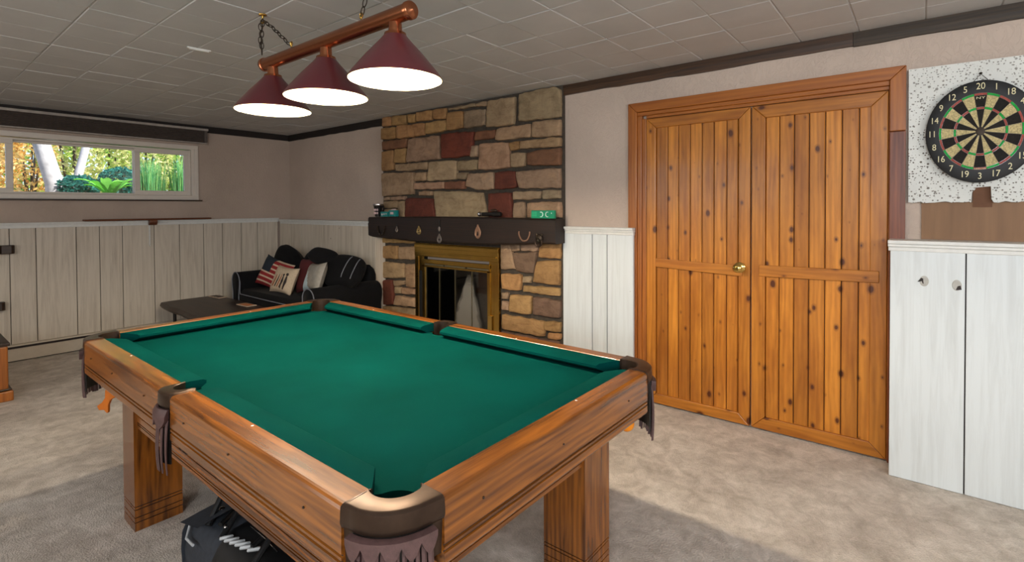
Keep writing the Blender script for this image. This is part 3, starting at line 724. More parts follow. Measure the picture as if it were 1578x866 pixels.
# ---------------------------------------------------------------- fireplace
STONES = [
 ('t', [(2.074,2.375),(2.221,2.369),(2.22,2.278),(2.072,2.282)]),
 ('t', [(2.237,2.375),(2.466,2.362),(2.47,2.265),(2.235,2.276)]),
 ('t', [(2.496,2.363),(2.613,2.356),(2.607,2.274),(2.505,2.276)]),
 ('t', [(2.63,2.369),(2.868,2.359),(2.854,2.266),(2.629,2.275)]),
 ('t', [(2.88,2.362),(3.057,2.36),(3.061,2.258),(2.872,2.273)]),
 ('g', [(3.077,2.35),(3.437,2.354),(3.44,2.323),(3.091,2.329)]),
 ('b', [(3.452,2.345),(3.574,2.353),(3.575,2.314),(3.456,2.321)]),
 ('b', [(3.592,2.351),(3.9,2.349),(3.881,2.116),(3.568,2.125)]),
 ('b', [(3.942,2.361),(4.286,2.375),(4.353,2.34),(4.355,2.128),(3.938,2.137)]),
 ('t', [(2.072,2.261),(2.3,2.255),(2.299,2.135),(2.07,2.142)]),
 ('t', [(2.326,2.264),(2.753,2.246),(2.742,2.127),(2.322,2.133)]),
 ('t', [(2.762,2.25),(3.052,2.248),(3.057,2.143),(2.757,2.142)]),
 ('t', [(3.076,2.313),(3.282,2.3),(3.284,2.146),(3.064,2.146)]),
 ('g', [(3.298,2.298),(3.566,2.285),(3.553,2.144),(3.297,2.142)]),
 ('r', [(2.084,2.121),(2.506,2.117),(2.48,2.031),(2.082,2.028)]),
 ('b', [(2.51,2.109),(2.955,2.108),(2.968,1.88),(2.47,1.879)]),
 ('R', [(2.992,2.12),(3.415,2.101),(3.384,1.882),(2.99,1.883)]),
 ('r', [(3.435,2.092),(3.675,2.093),(3.669,2.022),(3.424,2.012)]),
 ('p', [(3.688,2.095),(4.06,2.104),(4.056,1.99),(3.669,2.001)]),
 ('b', [(4.081,2.114),(4.355,2.107),(4.355,1.975),(4.076,1.988)]),
 ('b', [(3.395,1.972),(3.472,1.971),(3.466,1.87),(3.374,1.869)]),
 ('p', [(3.495,1.981),(3.82,1.968),(3.85,1.75),(3.484,1.748)]),
 ('t', [(3.829,1.967),(3.94,1.968),(3.94,1.905),(3.837,1.896)]),
 ('p', [(3.957,1.97),(4.355,1.963),(4.355,1.892),(3.948,1.904)]),
 ('t', [(2.071,2.016),(2.276,2.014),(2.261,1.812),(2.068,1.807)]),
 ('t', [(2.29,2.021),(2.472,2.019),(2.453,1.872),(2.283,1.882)]),
 ('b', [(3.846,1.872),(4.006,1.867),(3.997,1.756),(3.857,1.75)]),
 ('r', [(4.026,1.866),(4.355,1.883),(4.354,1.743),(4.03,1.761)]),
 ('b', [(2.287,1.865),(2.788,1.86),(2.776,1.788),(2.3,1.796)]),
 ('b', [(2.811,1.859),(3.196,1.851),(3.19,1.675),(2.786,1.675)]),
 ('b', [(3.212,1.843),(3.466,1.844),(3.455,1.75),(3.212,1.752)]),
 ('b', [(2.074,1.78),(2.587,1.772),(2.579,1.547),(2.084,1.536)]),
 ('b', [(2.599,1.761),(2.771,1.764),(2.77,1.68),(2.598,1.677)]),
 ('g', [(3.205,1.733),(3.337,1.734),(3.313,1.67),(3.205,1.679)]),
 ('p', [(2.598,1.661),(3.031,1.658),(3.031,1.591),(2.59,1.594)]),
 ('r', [(3.046,1.655),(3.309,1.656),(3.302,1.583),(3.041,1.586)]),
 ('b', [(3.343,1.719),(3.649,1.719),(3.657,1.57),(3.479,1.569),(3.312,1.605)]),
 ('R', [(3.672,1.718),(3.896,1.719),(3.913,1.581),(3.671,1.567)]),
 ('b', [(3.905,1.714),(4.351,1.722),(4.35,1.562),(3.938,1.571)]),
 ('b', [(2.668,1.573),(2.858,1.572),(2.853,1.534),(2.668,1.532)]),
 ('b', [(2.097,1.523),(2.191,1.526),(2.191,1.496),(2.097,1.489)]),
 ('b', [(2.218,1.526),(2.449,1.53),(2.448,1.493),(2.217,1.491)]),
 ('b', [(2.876,1.572),(3.517,1.545),(3.572,1.317),(2.911,1.311)]),
 ('R', [(3.592,1.534),(3.852,1.535),(3.86,1.32),(3.6,1.317)]),
 ('b', [(3.866,1.542),(4.166,1.544),(4.15,1.48),(3.866,1.474)]),
 ('g', [(4.179,1.547),(4.35,1.543),(4.35,1.481),(4.179,1.477)]),
 ('b', [(3.878,1.447),(3.991,1.453),(3.995,1.321),(3.868,1.32)]),
 ('p', [(4.024,1.446),(4.353,1.452),(4.361,1.325),(4.028,1.321)]),
 ('R', [(2.461,1.509),(2.864,1.498),(2.902,1.311),(2.446,1.307)]),
 ('b', [(2.097,1.48),(2.334,1.478),(2.333,1.412),(2.096,1.408)]),
 ('b', [(2.347,1.478),(2.448,1.481),(2.439,1.307),(2.345,1.314)]),
 ('b', [(2.095,1.396),(2.328,1.401),(2.327,1.305),(2.094,1.303)]),
 ('t', [(2.08,1.118),(2.573,1.096),(2.573,1.051),(2.072,1.034)]),
 ('t', [(2.063,1.001),(2.315,1.012),(2.319,0.875),(2.061,0.871)]),
 ('p', [(2.335,1.003),(2.592,1.015),(2.59,0.887),(2.334,0.872)]),
 ('p', [(2.07,0.827),(2.42,0.83),(2.427,0.687),(2.073,0.658)]),
 ('p', [(2.435,0.826),(2.604,0.837),(2.601,0.605),(2.455,0.597)]),
 ('R', [(2.057,0.631),(2.227,0.646),(2.247,0.387),(2.054,0.368)]),
 ('b', [(2.242,0.642),(2.427,0.658),(2.421,0.616),(2.262,0.586)]),
 ('b', [(2.262,0.579),(2.374,0.584),(2.359,0.516),(2.261,0.51)]),
 ('p', [(2.389,0.585),(2.595,0.586),(2.595,0.531),(2.379,0.518)]),
 ('p', [(2.285,0.49),(2.6,0.495),(2.599,0.404),(2.259,0.388)]),
 ('b', [(2.054,0.353),(2.598,0.386),(2.597,0.285),(2.052,0.231)]),
 ('b', [(3.728,1.09),(3.829,1.098),(3.893,0.882),(3.733,0.87)]),
 ('g', [(3.835,1.102),(3.939,1.106),(3.939,1.045),(3.849,1.028)]),
 ('g', [(3.958,1.107),(4.14,1.114),(4.127,1.047),(3.962,1.043)]),
 ('G', [(3.86,1.018),(4.121,1.042),(4.083,0.861),(3.903,0.867)]),
 ('t', [(4.158,1.115),(4.351,1.123),(4.346,0.996),(4.13,0.998)]),
 ('t', [(4.121,0.962),(4.346,0.982),(4.341,0.785),(4.077,0.79)]),
 ('t', [(3.732,0.831),(3.955,0.84),(3.945,0.707),(3.738,0.697)]),
 ('b', [(3.98,0.827),(4.059,0.829),(4.051,0.78),(3.97,0.776)]),
 ('t', [(3.979,0.751),(4.341,0.763),(4.338,0.698),(3.975,0.698)]),
 ('b', [(3.737,0.666),(3.812,0.669),(3.806,0.618),(3.737,0.614)]),
 ('b', [(3.737,0.595),(3.818,0.589),(3.818,0.518),(3.737,0.516)]),
 ('t', [(3.842,0.661),(4.064,0.669),(4.05,0.517),(3.832,0.512)]),
 ('G', [(4.082,0.664),(4.35,0.663),(4.344,0.526),(4.076,0.52)]),
 ('t', [(3.736,0.477),(4.191,0.476),(4.187,0.35),(3.74,0.351)]),
 ('t', [(4.2,0.477),(4.349,0.491),(4.343,0.411),(4.196,0.403)]),
 ('t', [(4.232,0.389),(4.349,0.397),(4.343,0.353),(4.226,0.342)]),
]

fp = thing('fireplace', 'full height stone fireplace with brass framed glass doors', 'fireplace', (3.2, 3.56, 0))
PAL = {'t': '#ab8455', 'b': '#a68b6d', 'g': '#927c62', 'r': '#7c5239', 'R': '#6d3423', 'p': '#a98869', 'G': '#725847'}
mb = MB()
mb.box(2.06, 2.60, 3.612, W, 0, H-.002); mb.box(3.705, 4.362, 3.612, W, 0, H-.002); mb.box(2.60, 3.705, 3.612, W, 1.06, H-.002)
mb.build('mortar_bed', 'mortar', fp)
extra = []
for x0, x1 in ((2.07, 2.59), (3.73, 4.345)):
    z = .335 if x0 > 3 else .36
    while z > .02:
        h = min(z-.004, R.uniform(.09, .14)); x = x0
        while x < x1-.03:
            wdt = min(x1-x, R.uniform(.14, .30)); wdt = x1-x if x1-x-wdt < .08 else wdt
            extra.append((R.choice('tbpGt'), [(x+.008, z-.006), (x+wdt-.008, z-.006), (x+wdt-.008, z-h+.006), (x+.008, z-h+.006)])); x += wdt
        z -= h
def stone(mb, code, poly):
    c = hx(PAL[code])[:3]; k = R.uniform(.82, 1.12); c = tuple(a*k*R.uniform(.95, 1.05) for a in c)
    cx = sum(p[0] for p in poly)/len(poly); cz = sum(p[1] for p in poly)/len(poly)
    out = []
    for a, b in zip(poly, poly[1:]+poly[:1]):
        L = math.dist(a, b); n = max(3, int(L/.035))
        for i in range(n):
            f = i/n; j = 0 if i == 0 else .006
            out.append((a[0]+(b[0]-a[0])*f+R.uniform(-j, j), a[1]+(b[1]-a[1])*f+R.uniform(-j, j)))
    # round the corners a little
    sm = []
    m_ = len(out)
    for i in range(m_):
        p0, p1, p2 = out[i-1], out[i], out[(i+1) % m_]; sm.append(((p0[0]+8*p1[0]+p2[0])/10, (p0[1]+8*p1[1]+p2[1])/10))
    out = sm
    d = R.uniform(.0, .014); tilt = (R.uniform(-.03, .03), R.uniform(-.03, .03))
    def ring(s_in, y, wob=0):
        rg = []
        for x, z in out:
            dx, dz = x-cx, z-cz; L = math.hypot(dx, dz); f = max(0, (L-s_in)/L) if L > 1e-6 else 1
            xx, zz = cx+dx*f, min(cz+dz*f, H-.004)
            rg.append((xx, y+tilt[0]*dx*.5+tilt[1]*dz*.5+R.uniform(-wob, wob), zz))
        return rg
    rings = [ring(-.004, 3.620), ring(-.004, 3.598-d*.6), ring(.0, 3.590-d, .001), ring(.008, 3.585-d, .0015), ring(.03, 3.583-d, .003)]
    mb.loft(rings, 0, c, caps=True)
ms = MB()
for code, poly in STONES+extra:
    xs = [p[0] for p in poly]
    stone(ms, code, [(min(max(x, 2.062), 4.36), z) for x, z in poly])
ms.build('stone_facing', 'stone', fp, smooth=True, angle=55)
# mantel beam with hewn, slightly bowed faces
mb = MB(); rings = []
for i in range(41):
    f = i/40; x = 1.992+(4.388-1.992)*f; j = lambda a=.004: R.uniform(-a, a)
    zt = 1.312+.012*sin(pi*f)+.004*f; zb = 1.112-.036*sin(pi*min(1, f*1.05))**.7+.012*f
    if i == 40: zb = 1.122
    yf = 3.462
    rings.append([(x, W if f < 0 else 3.60, zb+.004), (x, yf+.016, zb+j(.003)), (x, yf+.002, zb+.014+j(.003)), (x, yf+j(.003), zb+.07+j()), (x, yf+j(.003), zt-.07+j()), (x, yf+.002, zt-.012+j(.003)), (x, yf+.015, zt+j(.002)), (x, 3.60, zt)])
# mortise: the beam sits in front of the ledges, its ends stop short of the plaster
mb.loft(rings); mb.build('mantel_beam', 'beam_x', fp, smooth=True, angle=35)
# brass insert
ins = MB()
fx0, fx1, fz1 = 2.618, 3.722, 1.052
ins.box(fx0, fx1, 3.566, 3.60, .93, fz1); ins.box(fx0, fx0+.055, 3.570, 3.60, .03, .93); ins.box(fx1-.055, fx1, 3.570, 3.60, .03, .93)
ins.box(fx0, fx1, 3.560, 3.575, 1.012, 1.046); ins.box(fx0+.02, fx1-.02, 3.556, 3.572, .96, .975); ins.box(fx0-.006, fx1+.006, 3.574, 3.60, fz1, fz1+.008)
fr = ins.build('brass_frame', 'brass', fp, bevel=.003)
mb = MB(); mb.box(fx0+.055, fx0+.112, 3.576, 3.594, .03, .786); mb.box(fx1-.115, fx1-.055, 3.576, 3.594, .03, .93, 1); mb.box(fx0+.055, fx0+.112, 3.576, 3.594, .786, .93, 1); mb.build('side_panel', ['soot', 'brass'], fr, bevel=.002)
mb = MB(); mb.box(fx0+.112, fx0+.152, 3.566, 3.594, .03, .90); mb.box(fx1-.132, fx1-.098, 3.566, 3.594, .03, .90); mb.box(fx0+.112, fx1-.098, 3.560, 3.594, .865, .905); mb.box(fx0+.112, fx1-.098, 3.566, 3.594, .828, .845); mb.box(fx0+.152, fx1-.132, 3.566, 3.594, .03, .075)
mb.build('inner_frame', 'brass', fr, bevel=.002)
mb = MB()
for i in range(3): mb.box(fx0+.152+i*.29, fx0+.152+i*.29+.26, 3.564, 3.585, .848, .862)
mb.build('air_vent', 'brass_old', fr, bevel=.001)
def painted_reflection(t, o):
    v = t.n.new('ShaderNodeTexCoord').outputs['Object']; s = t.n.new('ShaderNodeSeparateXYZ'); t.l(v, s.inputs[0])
    # pale reflection painted into the glass: a leaning tongue that widens towards the bottom
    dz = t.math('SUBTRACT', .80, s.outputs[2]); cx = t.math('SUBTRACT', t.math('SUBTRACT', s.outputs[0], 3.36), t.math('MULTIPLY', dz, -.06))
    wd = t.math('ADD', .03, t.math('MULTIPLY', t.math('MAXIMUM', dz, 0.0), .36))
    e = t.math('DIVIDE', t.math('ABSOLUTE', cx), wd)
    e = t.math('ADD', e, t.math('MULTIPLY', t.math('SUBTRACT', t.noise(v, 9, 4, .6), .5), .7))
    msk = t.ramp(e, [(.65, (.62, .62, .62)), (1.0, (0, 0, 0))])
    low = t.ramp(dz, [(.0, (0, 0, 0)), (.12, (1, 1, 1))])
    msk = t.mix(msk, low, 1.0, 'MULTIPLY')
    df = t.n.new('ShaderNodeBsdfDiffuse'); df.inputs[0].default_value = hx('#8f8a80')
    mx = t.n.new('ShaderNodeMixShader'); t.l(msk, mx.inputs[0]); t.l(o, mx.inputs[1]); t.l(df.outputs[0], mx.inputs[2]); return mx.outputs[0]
glass('fire_glass', .02, (.55, .55, .55, 1), painted_reflection)
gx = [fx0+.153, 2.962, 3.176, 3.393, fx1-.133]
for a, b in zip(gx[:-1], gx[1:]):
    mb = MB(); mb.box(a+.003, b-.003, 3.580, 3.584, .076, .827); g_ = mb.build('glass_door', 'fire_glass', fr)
    mb = MB(); mb.box(a-.002, a+.004, 3.577, 3.588, .076, .827); mb.box(b-.004, b+.0015, 3.577, 3.588, .076, .827); mb.build('edge_strip', 'brass_old', g_)
mb = MB(); mb.box(fx1-.125, fx1-.075, 3.560, 3.572, .30, .455); mb.build('hinge_plate', 'polished_brass', fr, bevel=.004)
# firebox
mb = MB(); mb.box(2.70, 3.66, 3.62, 4.05, .0, .03); mb.box(2.70, 3.66, 4.03, 4.05, .03, .95); mb.box(2.70, 2.72, 3.62, 4.03, .03, .95); mb.box(3.64, 3.66, 3.62, 4.03, .03, .95); mb.box(2.70, 3.66, 3.62, 4.05, .95, .97)
mb.build('firebox', 'soot', fp)

# ---------------------------------------------------------------- on and along the mantel
plain('teal_card', '#0f7f7c', .5); plain('green_box', '#0a8f66', .45, amt=.03); plain('box_print', '#e6efe8', .5); plain('green_light', '#3fc48c', .5)
plain('brass_dull', '#b9a06a', .35, .8); plain('copper_dull', '#a8826a', .4, .7); plain('black_ceramic', '#141012', .3); plain('pink_print', '#d8bcbc', .5)
plain('medal', '#8f8680', .35, .8, amt=.2)
MF = 3.462
def mtop(x):
    f = (x-1.992)/2.396; return 1.3145+.012*sin(pi*f)+.004*f
mt = mtop(2.105)
# tumbler with a dark handle
tm = thing('mug', 'small dark mug with a shiny rim on the left end of the mantel', 'mug', (2.105, 3.51, mt))
mb = MB(); c0 = (2.105, 3.51, mt)
mb.lathe([(.001, .001), (.030, .001), (.034, .004), (.040, .07), (.050, .122), (.053, .130), (.050, .128), (.037, .07), (.030, .008), (.001, .006)], c0, 28); mb.build('body', 'black_ceramic', tm, smooth=True)
mb = MB(); mb.lathe([(.0535, .118), (.0555, .124), (.0545, .134), (.050, .136), (.0495, .128)], c0, 28); mb.build('rim', 'steel', tm, smooth=True)
mb = MB(); mb.tube([(2.105+.046, 3.51, mt+.105), (2.105+.085, 3.51, mt+.112), (2.105+.092, 3.51, mt+.08), (2.105+.066, 3.51, mt+.04), (2.105+.042, 3.51, mt+.034)], .008, 8); mb.build('handle', 'black_ceramic', tm, smooth=True)
mb = MB()
for a in (250, 280, 310): 
    for z in (.04, .075): mb.sphere((2.105+.0415*cos(radians(a)), 3.51+.0415*sin(radians(a)), mt+z), .012, 0, 10, 6, (1, .5, 1.1))
mb.build('pink_pattern', 'pink_print', tm, smooth=True)
def carton(nm, x0, x1, y0, y1, h, mat, label, cat, rot=0, n=0):
    mt = mtop((x0+x1)/2)-.003
    r = thing(nm, label, cat, ((x0+x1)/2, (y0+y1)/2, mt+.004))
    T = Matrix.Translation(((x0+x1)/2, (y0+y1)/2, mt+.004)) @ Matrix.Rotation(radians(rot), 4, 'Z')
    a, b = (x1-x0)/2, (y1-y0)/2
    mb = MB(); mb.box(-a, a, -b, b, 0, h, T=T); mb.build('body', mat, r, bevel=.003)
    return r, T, a, b
r, T, a, b = carton('teal_carton', 2.195, 2.30, 3.475, 3.50, .052, 'teal_card', 'low teal carton with pale marks beside the dark mug', 'box', 6)
mb = MB()
for i, x in enumerate((-.03, .0, .03)): mb.box(x-.008, x+.008, -b-.0012, -b, .012+.006*i, .034, T=T)
mb.build('pale_mark', 'pink_print', r)
r, T, a, b = carton('teal_packet', 2.32, 2.435, 3.475, 3.52, .064, 'teal_card', 'taller teal packet right of the teal carton on the mantel', 'box', -4)
mb = MB(); mb.box(-.025, .03, -b-.0012, -b, .022, .046, T=T); mb.build('pale_label', 'pink_print', r); 
mb = MB(); mb.prism([(-.05, .0642), (.05, .0642), (.03, .078), (-.02, .074)], 'y', -.006, .004, T=T); mb.build('torn_flap', 'pink_print', r)
# lighter and dark pouch
mzz = mtop(3.6)+.001
r = thing('pocket_torch', 'small dark pocket torch with a bright metal end on the mantel', 'torch', (3.70, 3.50, mzz))
Tx = Matrix(((0, 0, 1, 0), (0, 1, 0, 0), (-1, 0, 0, 0), (0, 0, 0, 1)))
mb = MB(); mb.lathe([(.001, .03), (.016, .031), (.016, .13), (.022, .15), (.024, .19), (.018, .235), (.004, .24)], (3.575, 3.50, mzz+.024), 18, 0, Tx); mb.build('body', 'black_leather', r, smooth=True)
mb = MB(); mb.lathe([(.001, -.022), (.017, -.021), (.021, -.012), (.021, -.004), (.016, .0), (.016, .03), (.001, .031)], (3.575, 3.50, mzz+.024), 18, 0, Tx); mb.build('metal_end', 'steel', r, smooth=True)
mb = MB(); mb.sphere((3.72, 3.513, mzz+.055), .03, 0, 12, 8, (1.3, .7, .5)); mb.build('strap', 'darkwood_x', r, smooth=True)
# green box with white print
r, T, a, b = carton('green_carton', 4.150, 4.366, 3.475, 3.505, .064, 'green_box', 'green carton with white round print on the right end of the mantel', 'box', 2)
mb = MB()
for i in range(3): mb.box(-a+.008, -a+.055, -b-.0012, -b, .018+.014*i, .023+.014*i, T=T)
mb.build('stripe_print', 'green_light', r)
mb = MB()
for x, s_ in ((-.012, -1), (.048, 1)):
    P = [(x+s_*-.017*cos(radians(q)), -b-.0015, .032+.019*sin(radians(q))) for q in range(-115, 116, 23)]
    mb.tube([T @ Vector(p) for p in P], .0035, 6)
mb.sphere(T @ Vector((.085, -b-.001, .042)), .005, 0, 8, 6, (1, .3, 1))
mb.build('round_print', 'box_print', r, smooth=True)
# brasses and horseshoes on the beam's face
def horseshoe(x, z, wd, ht, mat, label, tilt=0, th=.009):
    mb = MB(); P = []
    for i in range(19):
        a_ = pi*(.93+1.14*i/18); 
        P.append((x+wd/2*cos(a_), MF-.008, z+ht*.45+ht*.62*sin(a_)*1.0 if sin(a_) < 0 else z+ht*.45+ht*.5*sin(a_)))
    P = [(p[0], p[1]-.002*sin(i), p[2]) for i, p in enumerate(P)]
    rings = []
    for i, p in enumerate(P):
        a_, b_ = Vector(P[max(0, i-1)]), Vector(P[min(18, i+1)]); d = (b_-a_).normalized(); n_ = Vector((d.z, 0, -d.x))
        q = Vector(p); rings.append([q+n_*th+Vector((0, .005, 0)), q+n_*th-Vector((0, .004, 0)), q-n_*th-Vector((0, .004, 0)), q-n_*th+Vector((0, .005, 0))])
    mb.loft(rings); r = tag(mb.build('horseshoe', mat, bevel=.002), label, 'horseshoe')
    mb = MB()
    for i in (4, 7, 11, 14): mb.sphere((P[i][0], MF-.0125, P[i][2]), .0028, 0, 6, 5)
    mb.build('nail', 'steel', r)
horseshoe(2.225, 1.155, .115, .125, 'iron', 'dark iron horseshoe at the left end of the mantel beam', th=.009)
horseshoe(4.094, 1.157, .108, .105, 'copper_dull', 'pale worn horseshoe near the right end of the mantel beam', th=.006)
def brass(nm, x, ztop, zbot, wd, mat, label, holes, strap=0.0, grp=None):
    r = thing(nm, label, 'horse brass', (x, MF, zbot)); h = ztop-zbot; zc = zbot+h*.42; rr = h*.42
    mb = MB(); n = 28; out = []
    for i in range(n):
        a_ = 2*pi*i/n; s_ = 1.0+.25*max(0, sin(a_))**6; out.append((x+wd/2*cos(a_), zc+rr*sin(a_)*s_))
    ring = lambda f, y: [(x+(p[0]-x)*f, y, zc+(p[1]-zc)*f) for p in out]
    mb.loft([ring(1, MF-.004), ring(1, MF-.008), ring(.88, MF-.011), ring(.72, MF-.0085), ring(.42, MF-.008)], caps=True)
    mb.tube([(x+.007*cos(q*pi/5), MF-.007, ztop-.006+.009*sin(q*pi/5)) for q in range(10)], .003, 6, loop=True)
    mb.build('disc', mat, r, smooth=True, angle=50)
    mb = MB()
    for dx, dz, a_, b_ in holes: mb.sphere((x+dx, MF-.0095, zc+dz), .01, 0, 12, 6, (a_, .2, b_))
    mb.build('cut_out', 'groove_dark', r, smooth=True)
    if strap:
        mb = MB(); mb.box(x-.010, x+.010, MF-.0055, MF-.0025, ztop-.004, ztop+strap); mb.build('strap', 'black_leather', r, bevel=.001)
    return r
brass('horse_brass', 2.478, 1.222, 1.165, .040, 'medal', 'small grey horse brass, second ornament from the left on the mantel', [(0, 0, .5, .8)], .02)
brass('horse_brass', 2.812, 1.232, 1.150, .058, 'brass_dull', 'yellow oval horse brass above the left corner of the brass fire frame', [(0, .008, .8, .6), (-.009, -.012, .5, .6), (.009, -.012, .5, .6)], .012)
r = brass('horse_brass', 3.098, 1.165, 1.080, .058, 'medal', 'long pendant horse brass with a small disc hanging above it', [(0, 0, .5, 1.2), (-.01, 0, .3, .6), (.01, 0, .3, .6)], .13)
mb = MB(); mb.lathe([(.001, .0), (.018, .0), (.018, .003), (.012, .006), (.001, .005)], (3.098, MF-.006, 1.213), 18, 0, Matrix.Rotation(pi/2, 4, 'X'), sx=.8, sy=1.3); mb.build('small_disc', 'medal', r, smooth=True)
brass('horse_brass', 3.584, 1.258, 1.140, .070, 'copper_dull', 'pale keyhole shaped horse brass in the middle of the mantel beam', [(0, -.012, 1.0, 1.5), (0, .004, .6, .9)])
r = thing('door_knocker', 'dark bronze animal head knocker at the right end of the mantel', 'knocker', (4.245, MF, 1.11))
mb = MB(); mb.sphere((4.245, MF-.014, 1.165), .034, 0, 16, 10, (1, .5, 1.0)); mb.sphere((4.247, MF-.03, 1.150), .018, 0, 12, 8, (1, .8, .9))
for s_ in (-1, 1): mb.sphere((4.245+s_*.026, MF-.012, 1.193), .011, 0, 10, 6, (1, .6, 1.3))
mb.build('head', 'iron', r, smooth=True)
mb = MB(); mb.tube([(4.245+.032*cos(radians(q)), MF-.022, 1.135+.034*sin(radians(q))) for q in range(165, 376, 15)], .006, 8); mb.build('ring', 'bronze', r, smooth=True)

# ---------------------------------------------------------------- sofa
sf = thing('sofa', 'black velvet two seat sofa with grey piping in the corner', 'sofa', (1.45, 3.05, 0))
SX0, SX1, SYF, SYB = .56, 2.29, 2.68, 3.455
mb = MB(); mb.box(SX0+.10, SX1-.10, SYF+.03, SYB-.01, .05, .36); mb.build('base', 'velvet_black', sf, bevel=.02, seg=3)
for x in (SX0+.12, SX1-.12):
    for y in (SYF+.08, SYB-.08):
        mb = MB(); mb.lathe([(.022, 0), (.03, .05)], (x, y, 0), 14, caps=True); mb.build('foot', 'darkwood_z', sf, smooth=True)
def softbox(x0, x1, y0, y1, z0, z1, nm, mat, par, r=.06, crown=.02, n=10):
    mb = MB(); V = []; 
    rings = []
    def prof(t): return min(1, t)
    ks = [(0, r), (.3*r, .3*r), (r, 0)]
    lay = [(z0, r), (z0+.3*r, .3*r), (z0+r, 0), (z1-r, 0), (z1-.3*r, .3*r), (z1, r)]
    for z, ins in lay:
        ring = []
        for (cx, cy, a0) in ((x1-r, y1-r, 0), (x0+r, y1-r, 90), (x0+r, y0+r, 180), (x1-r, y0+r, 270)):
            for k in range(5):
                a_ = radians(a0+90*k/4); rr = r-ins*.8; ring.append((cx+rr*cos(a_), cy+rr*sin(a_), z+(crown if z > z1-.001 else 0)))
        rings.append(ring)
    mb.loft(rings); return mb.build(nm, mat, par, smooth=True, angle=80)
softbox(SX0+.17, SX1-.17, SYF-.02, SYB-.22, .345, .505, 'seat_cushion', 'velvet_black', sf, .05)
softbox(SX0+.12, SX1-.10, SYB-.15, SYB-.005, .30, .80, 'backrest', 'velvet_black', sf, .08)
def arm(x0, x1, z, s_):
    cx = (x0+x1)/2; mb = MB(); w2 = (x1-x0)/2
    prof = [(x0+.02, .05), (x1-.02, .05), (x1-.02, z-.22), (x1-.004, z-.15)]+[(cx+w2*cos(radians(a)), z-.10+.10*sin(radians(a))) for a in range(-10, 191, 20)]+[(x0+.004, z-.15), (x0+.02, z-.22)]
    rings = []
    for y, k in ((SYF-.012, .93), (SYF, 1), (SYB-.06, 1), (SYB-.035, .93)):
        rings.append([(cx+(p[0]-cx)*k, y, (p[1]-.3)*(.985 if k < 1 else 1)+.3) for p in prof])
    mb.loft(rings); a = mb.build('arm', 'velvet_black', sf, smooth=True, angle=70)
    mb = MB(); P = [(p[0], SYF-.014, p[1]) for p in [(cx+(q[0]-cx)*.93, q[1]) for q in prof[2:]]]; P = [(cx+(x1-.03-cx)*.93, SYF-.014, .10)]+P+[(cx+(x0+.03-cx)*.93, SYF-.014, .10)]
    mb.tube(P, .0055, 6); mb.build('piping', 'piping', a, smooth=True)
arm(SX0, SX0+.20, .705, -1); arm(SX1-.22, SX1, .665, 1)
mb = MB(); mb.tube([(SX0+.19, SYF-.005, .62), (SX0+.195, SYF-.012, .50), (SX0+.24, SYF-.028, .478), (1.3, SYF-.03, .476), (SX1-.24, SYF-.028, .476), (SX1-.2, SYF-.015, .50)], .0055, 6); mb.build('seat_piping', 'piping', sf, smooth=True)
def cushion(nm, label, cat, loc, size, rot, mats, split=None, th=.16, pinch=.10, extra=None, rnd=0.0):
    V, F, mi = pillow_mesh(size[0], size[1], th, 18, 0, pinch, split, rnd)
    T = Matrix.Translation(loc) @ Euler([radians(a) for a in rot], 'XYZ').to_matrix().to_4x4()
    r = thing(nm, label, cat, tuple(loc))
    mb = MB()
    for f, m in zip(F, mi): pass
    mb.v = [tuple(T @ v) for v in V]; mb.f = [tuple(f) for f in F]; mb.mi = mi; mb.c = [(1, 1, 1)]*len(F)
    mb.build('cover', mats, r, smooth=True, angle=180)
    if extra: extra(r, T, size, th)
    return r
def pipe_edge(r, T, size, th):
    for u in (.28, .74):
        mb = MB(); P = []
        for k in range(9):
            v = .78-1.35*k/8; uu = u+.10*v*v; e = (1-uu**4)*(1-v**4); q = 1-.22*uu*uu*v*v
            P.append(T @ Vector((uu*q*size[0]/2, -th/2*max(e, 0)**.55-.003, v*q*size[1]/2)))
        mb.tube(P, .005, 6); mb.build('piping', 'piping', r, smooth=True)
plain('flag_red', '#8a1f22', .8); plain('flag_cream', '#c8b39c', .8); plain('flag_navy', '#1a2430', .8); plain('linen', '#b8a68f', .85, nz=60, amt=.12)
plain('dark_red', '#4a1013', .85); plain('satin_grey', '#8a857c', .35, nz=20, amt=.2); plain('satin_pale', '#b9d0d8', .4); plain('figure_black', '#231a1a', .8); plain('figure_rust', '#8a4a2a', .8)
# black loose back cushions first, then the pillows leaning on them
cushion('back_cushion', 'big black back cushion standing tallest behind the striped pillow', 'cushion', (.92, 3.13, .735), (.62, .46, 0), (-10, 16, -6), 'velvet_black', th=.19, pinch=-.02, rnd=.2)
cushion('back_cushion', 'black back cushion slumped in the middle of the sofa', 'cushion', (1.62, 3.14, .745), (.62, .44, 0), (-10, 2, 4), 'velvet_black', th=.19, pinch=-.02, rnd=.2)
cushion('throw_cushion', 'black cushion with grey piping lying over the right arm', 'cushion', (2.10, 3.10, .775), (.44, .36, 0), (-36, 4, 18), 'velvet_black', th=.19, pinch=-.02, rnd=.22, extra=pipe_edge)
cushion('throw_cushion', 'crumpled black cushion lying on top of the middle back cushion', 'cushion', (1.82, 3.04, .915), (.40, .18, 0), (-50, 8, 10), 'velvet_black', th=.12, pinch=-.02, rnd=.25)
def flag(u, v):
    if u < -.15 and v > .0: return 2
    return 0 if ((v+1)/2*6.0) % 1 < .58 else 1
cushion('striped_pillow', 'pillow with red and cream stripes and a dark blue corner', 'pillow', (1.02, 2.93, .685), (.45, .34, 0), (-20, 14, 12), ['flag_red', 'flag_cream', 'flag_navy'], flag, .13)
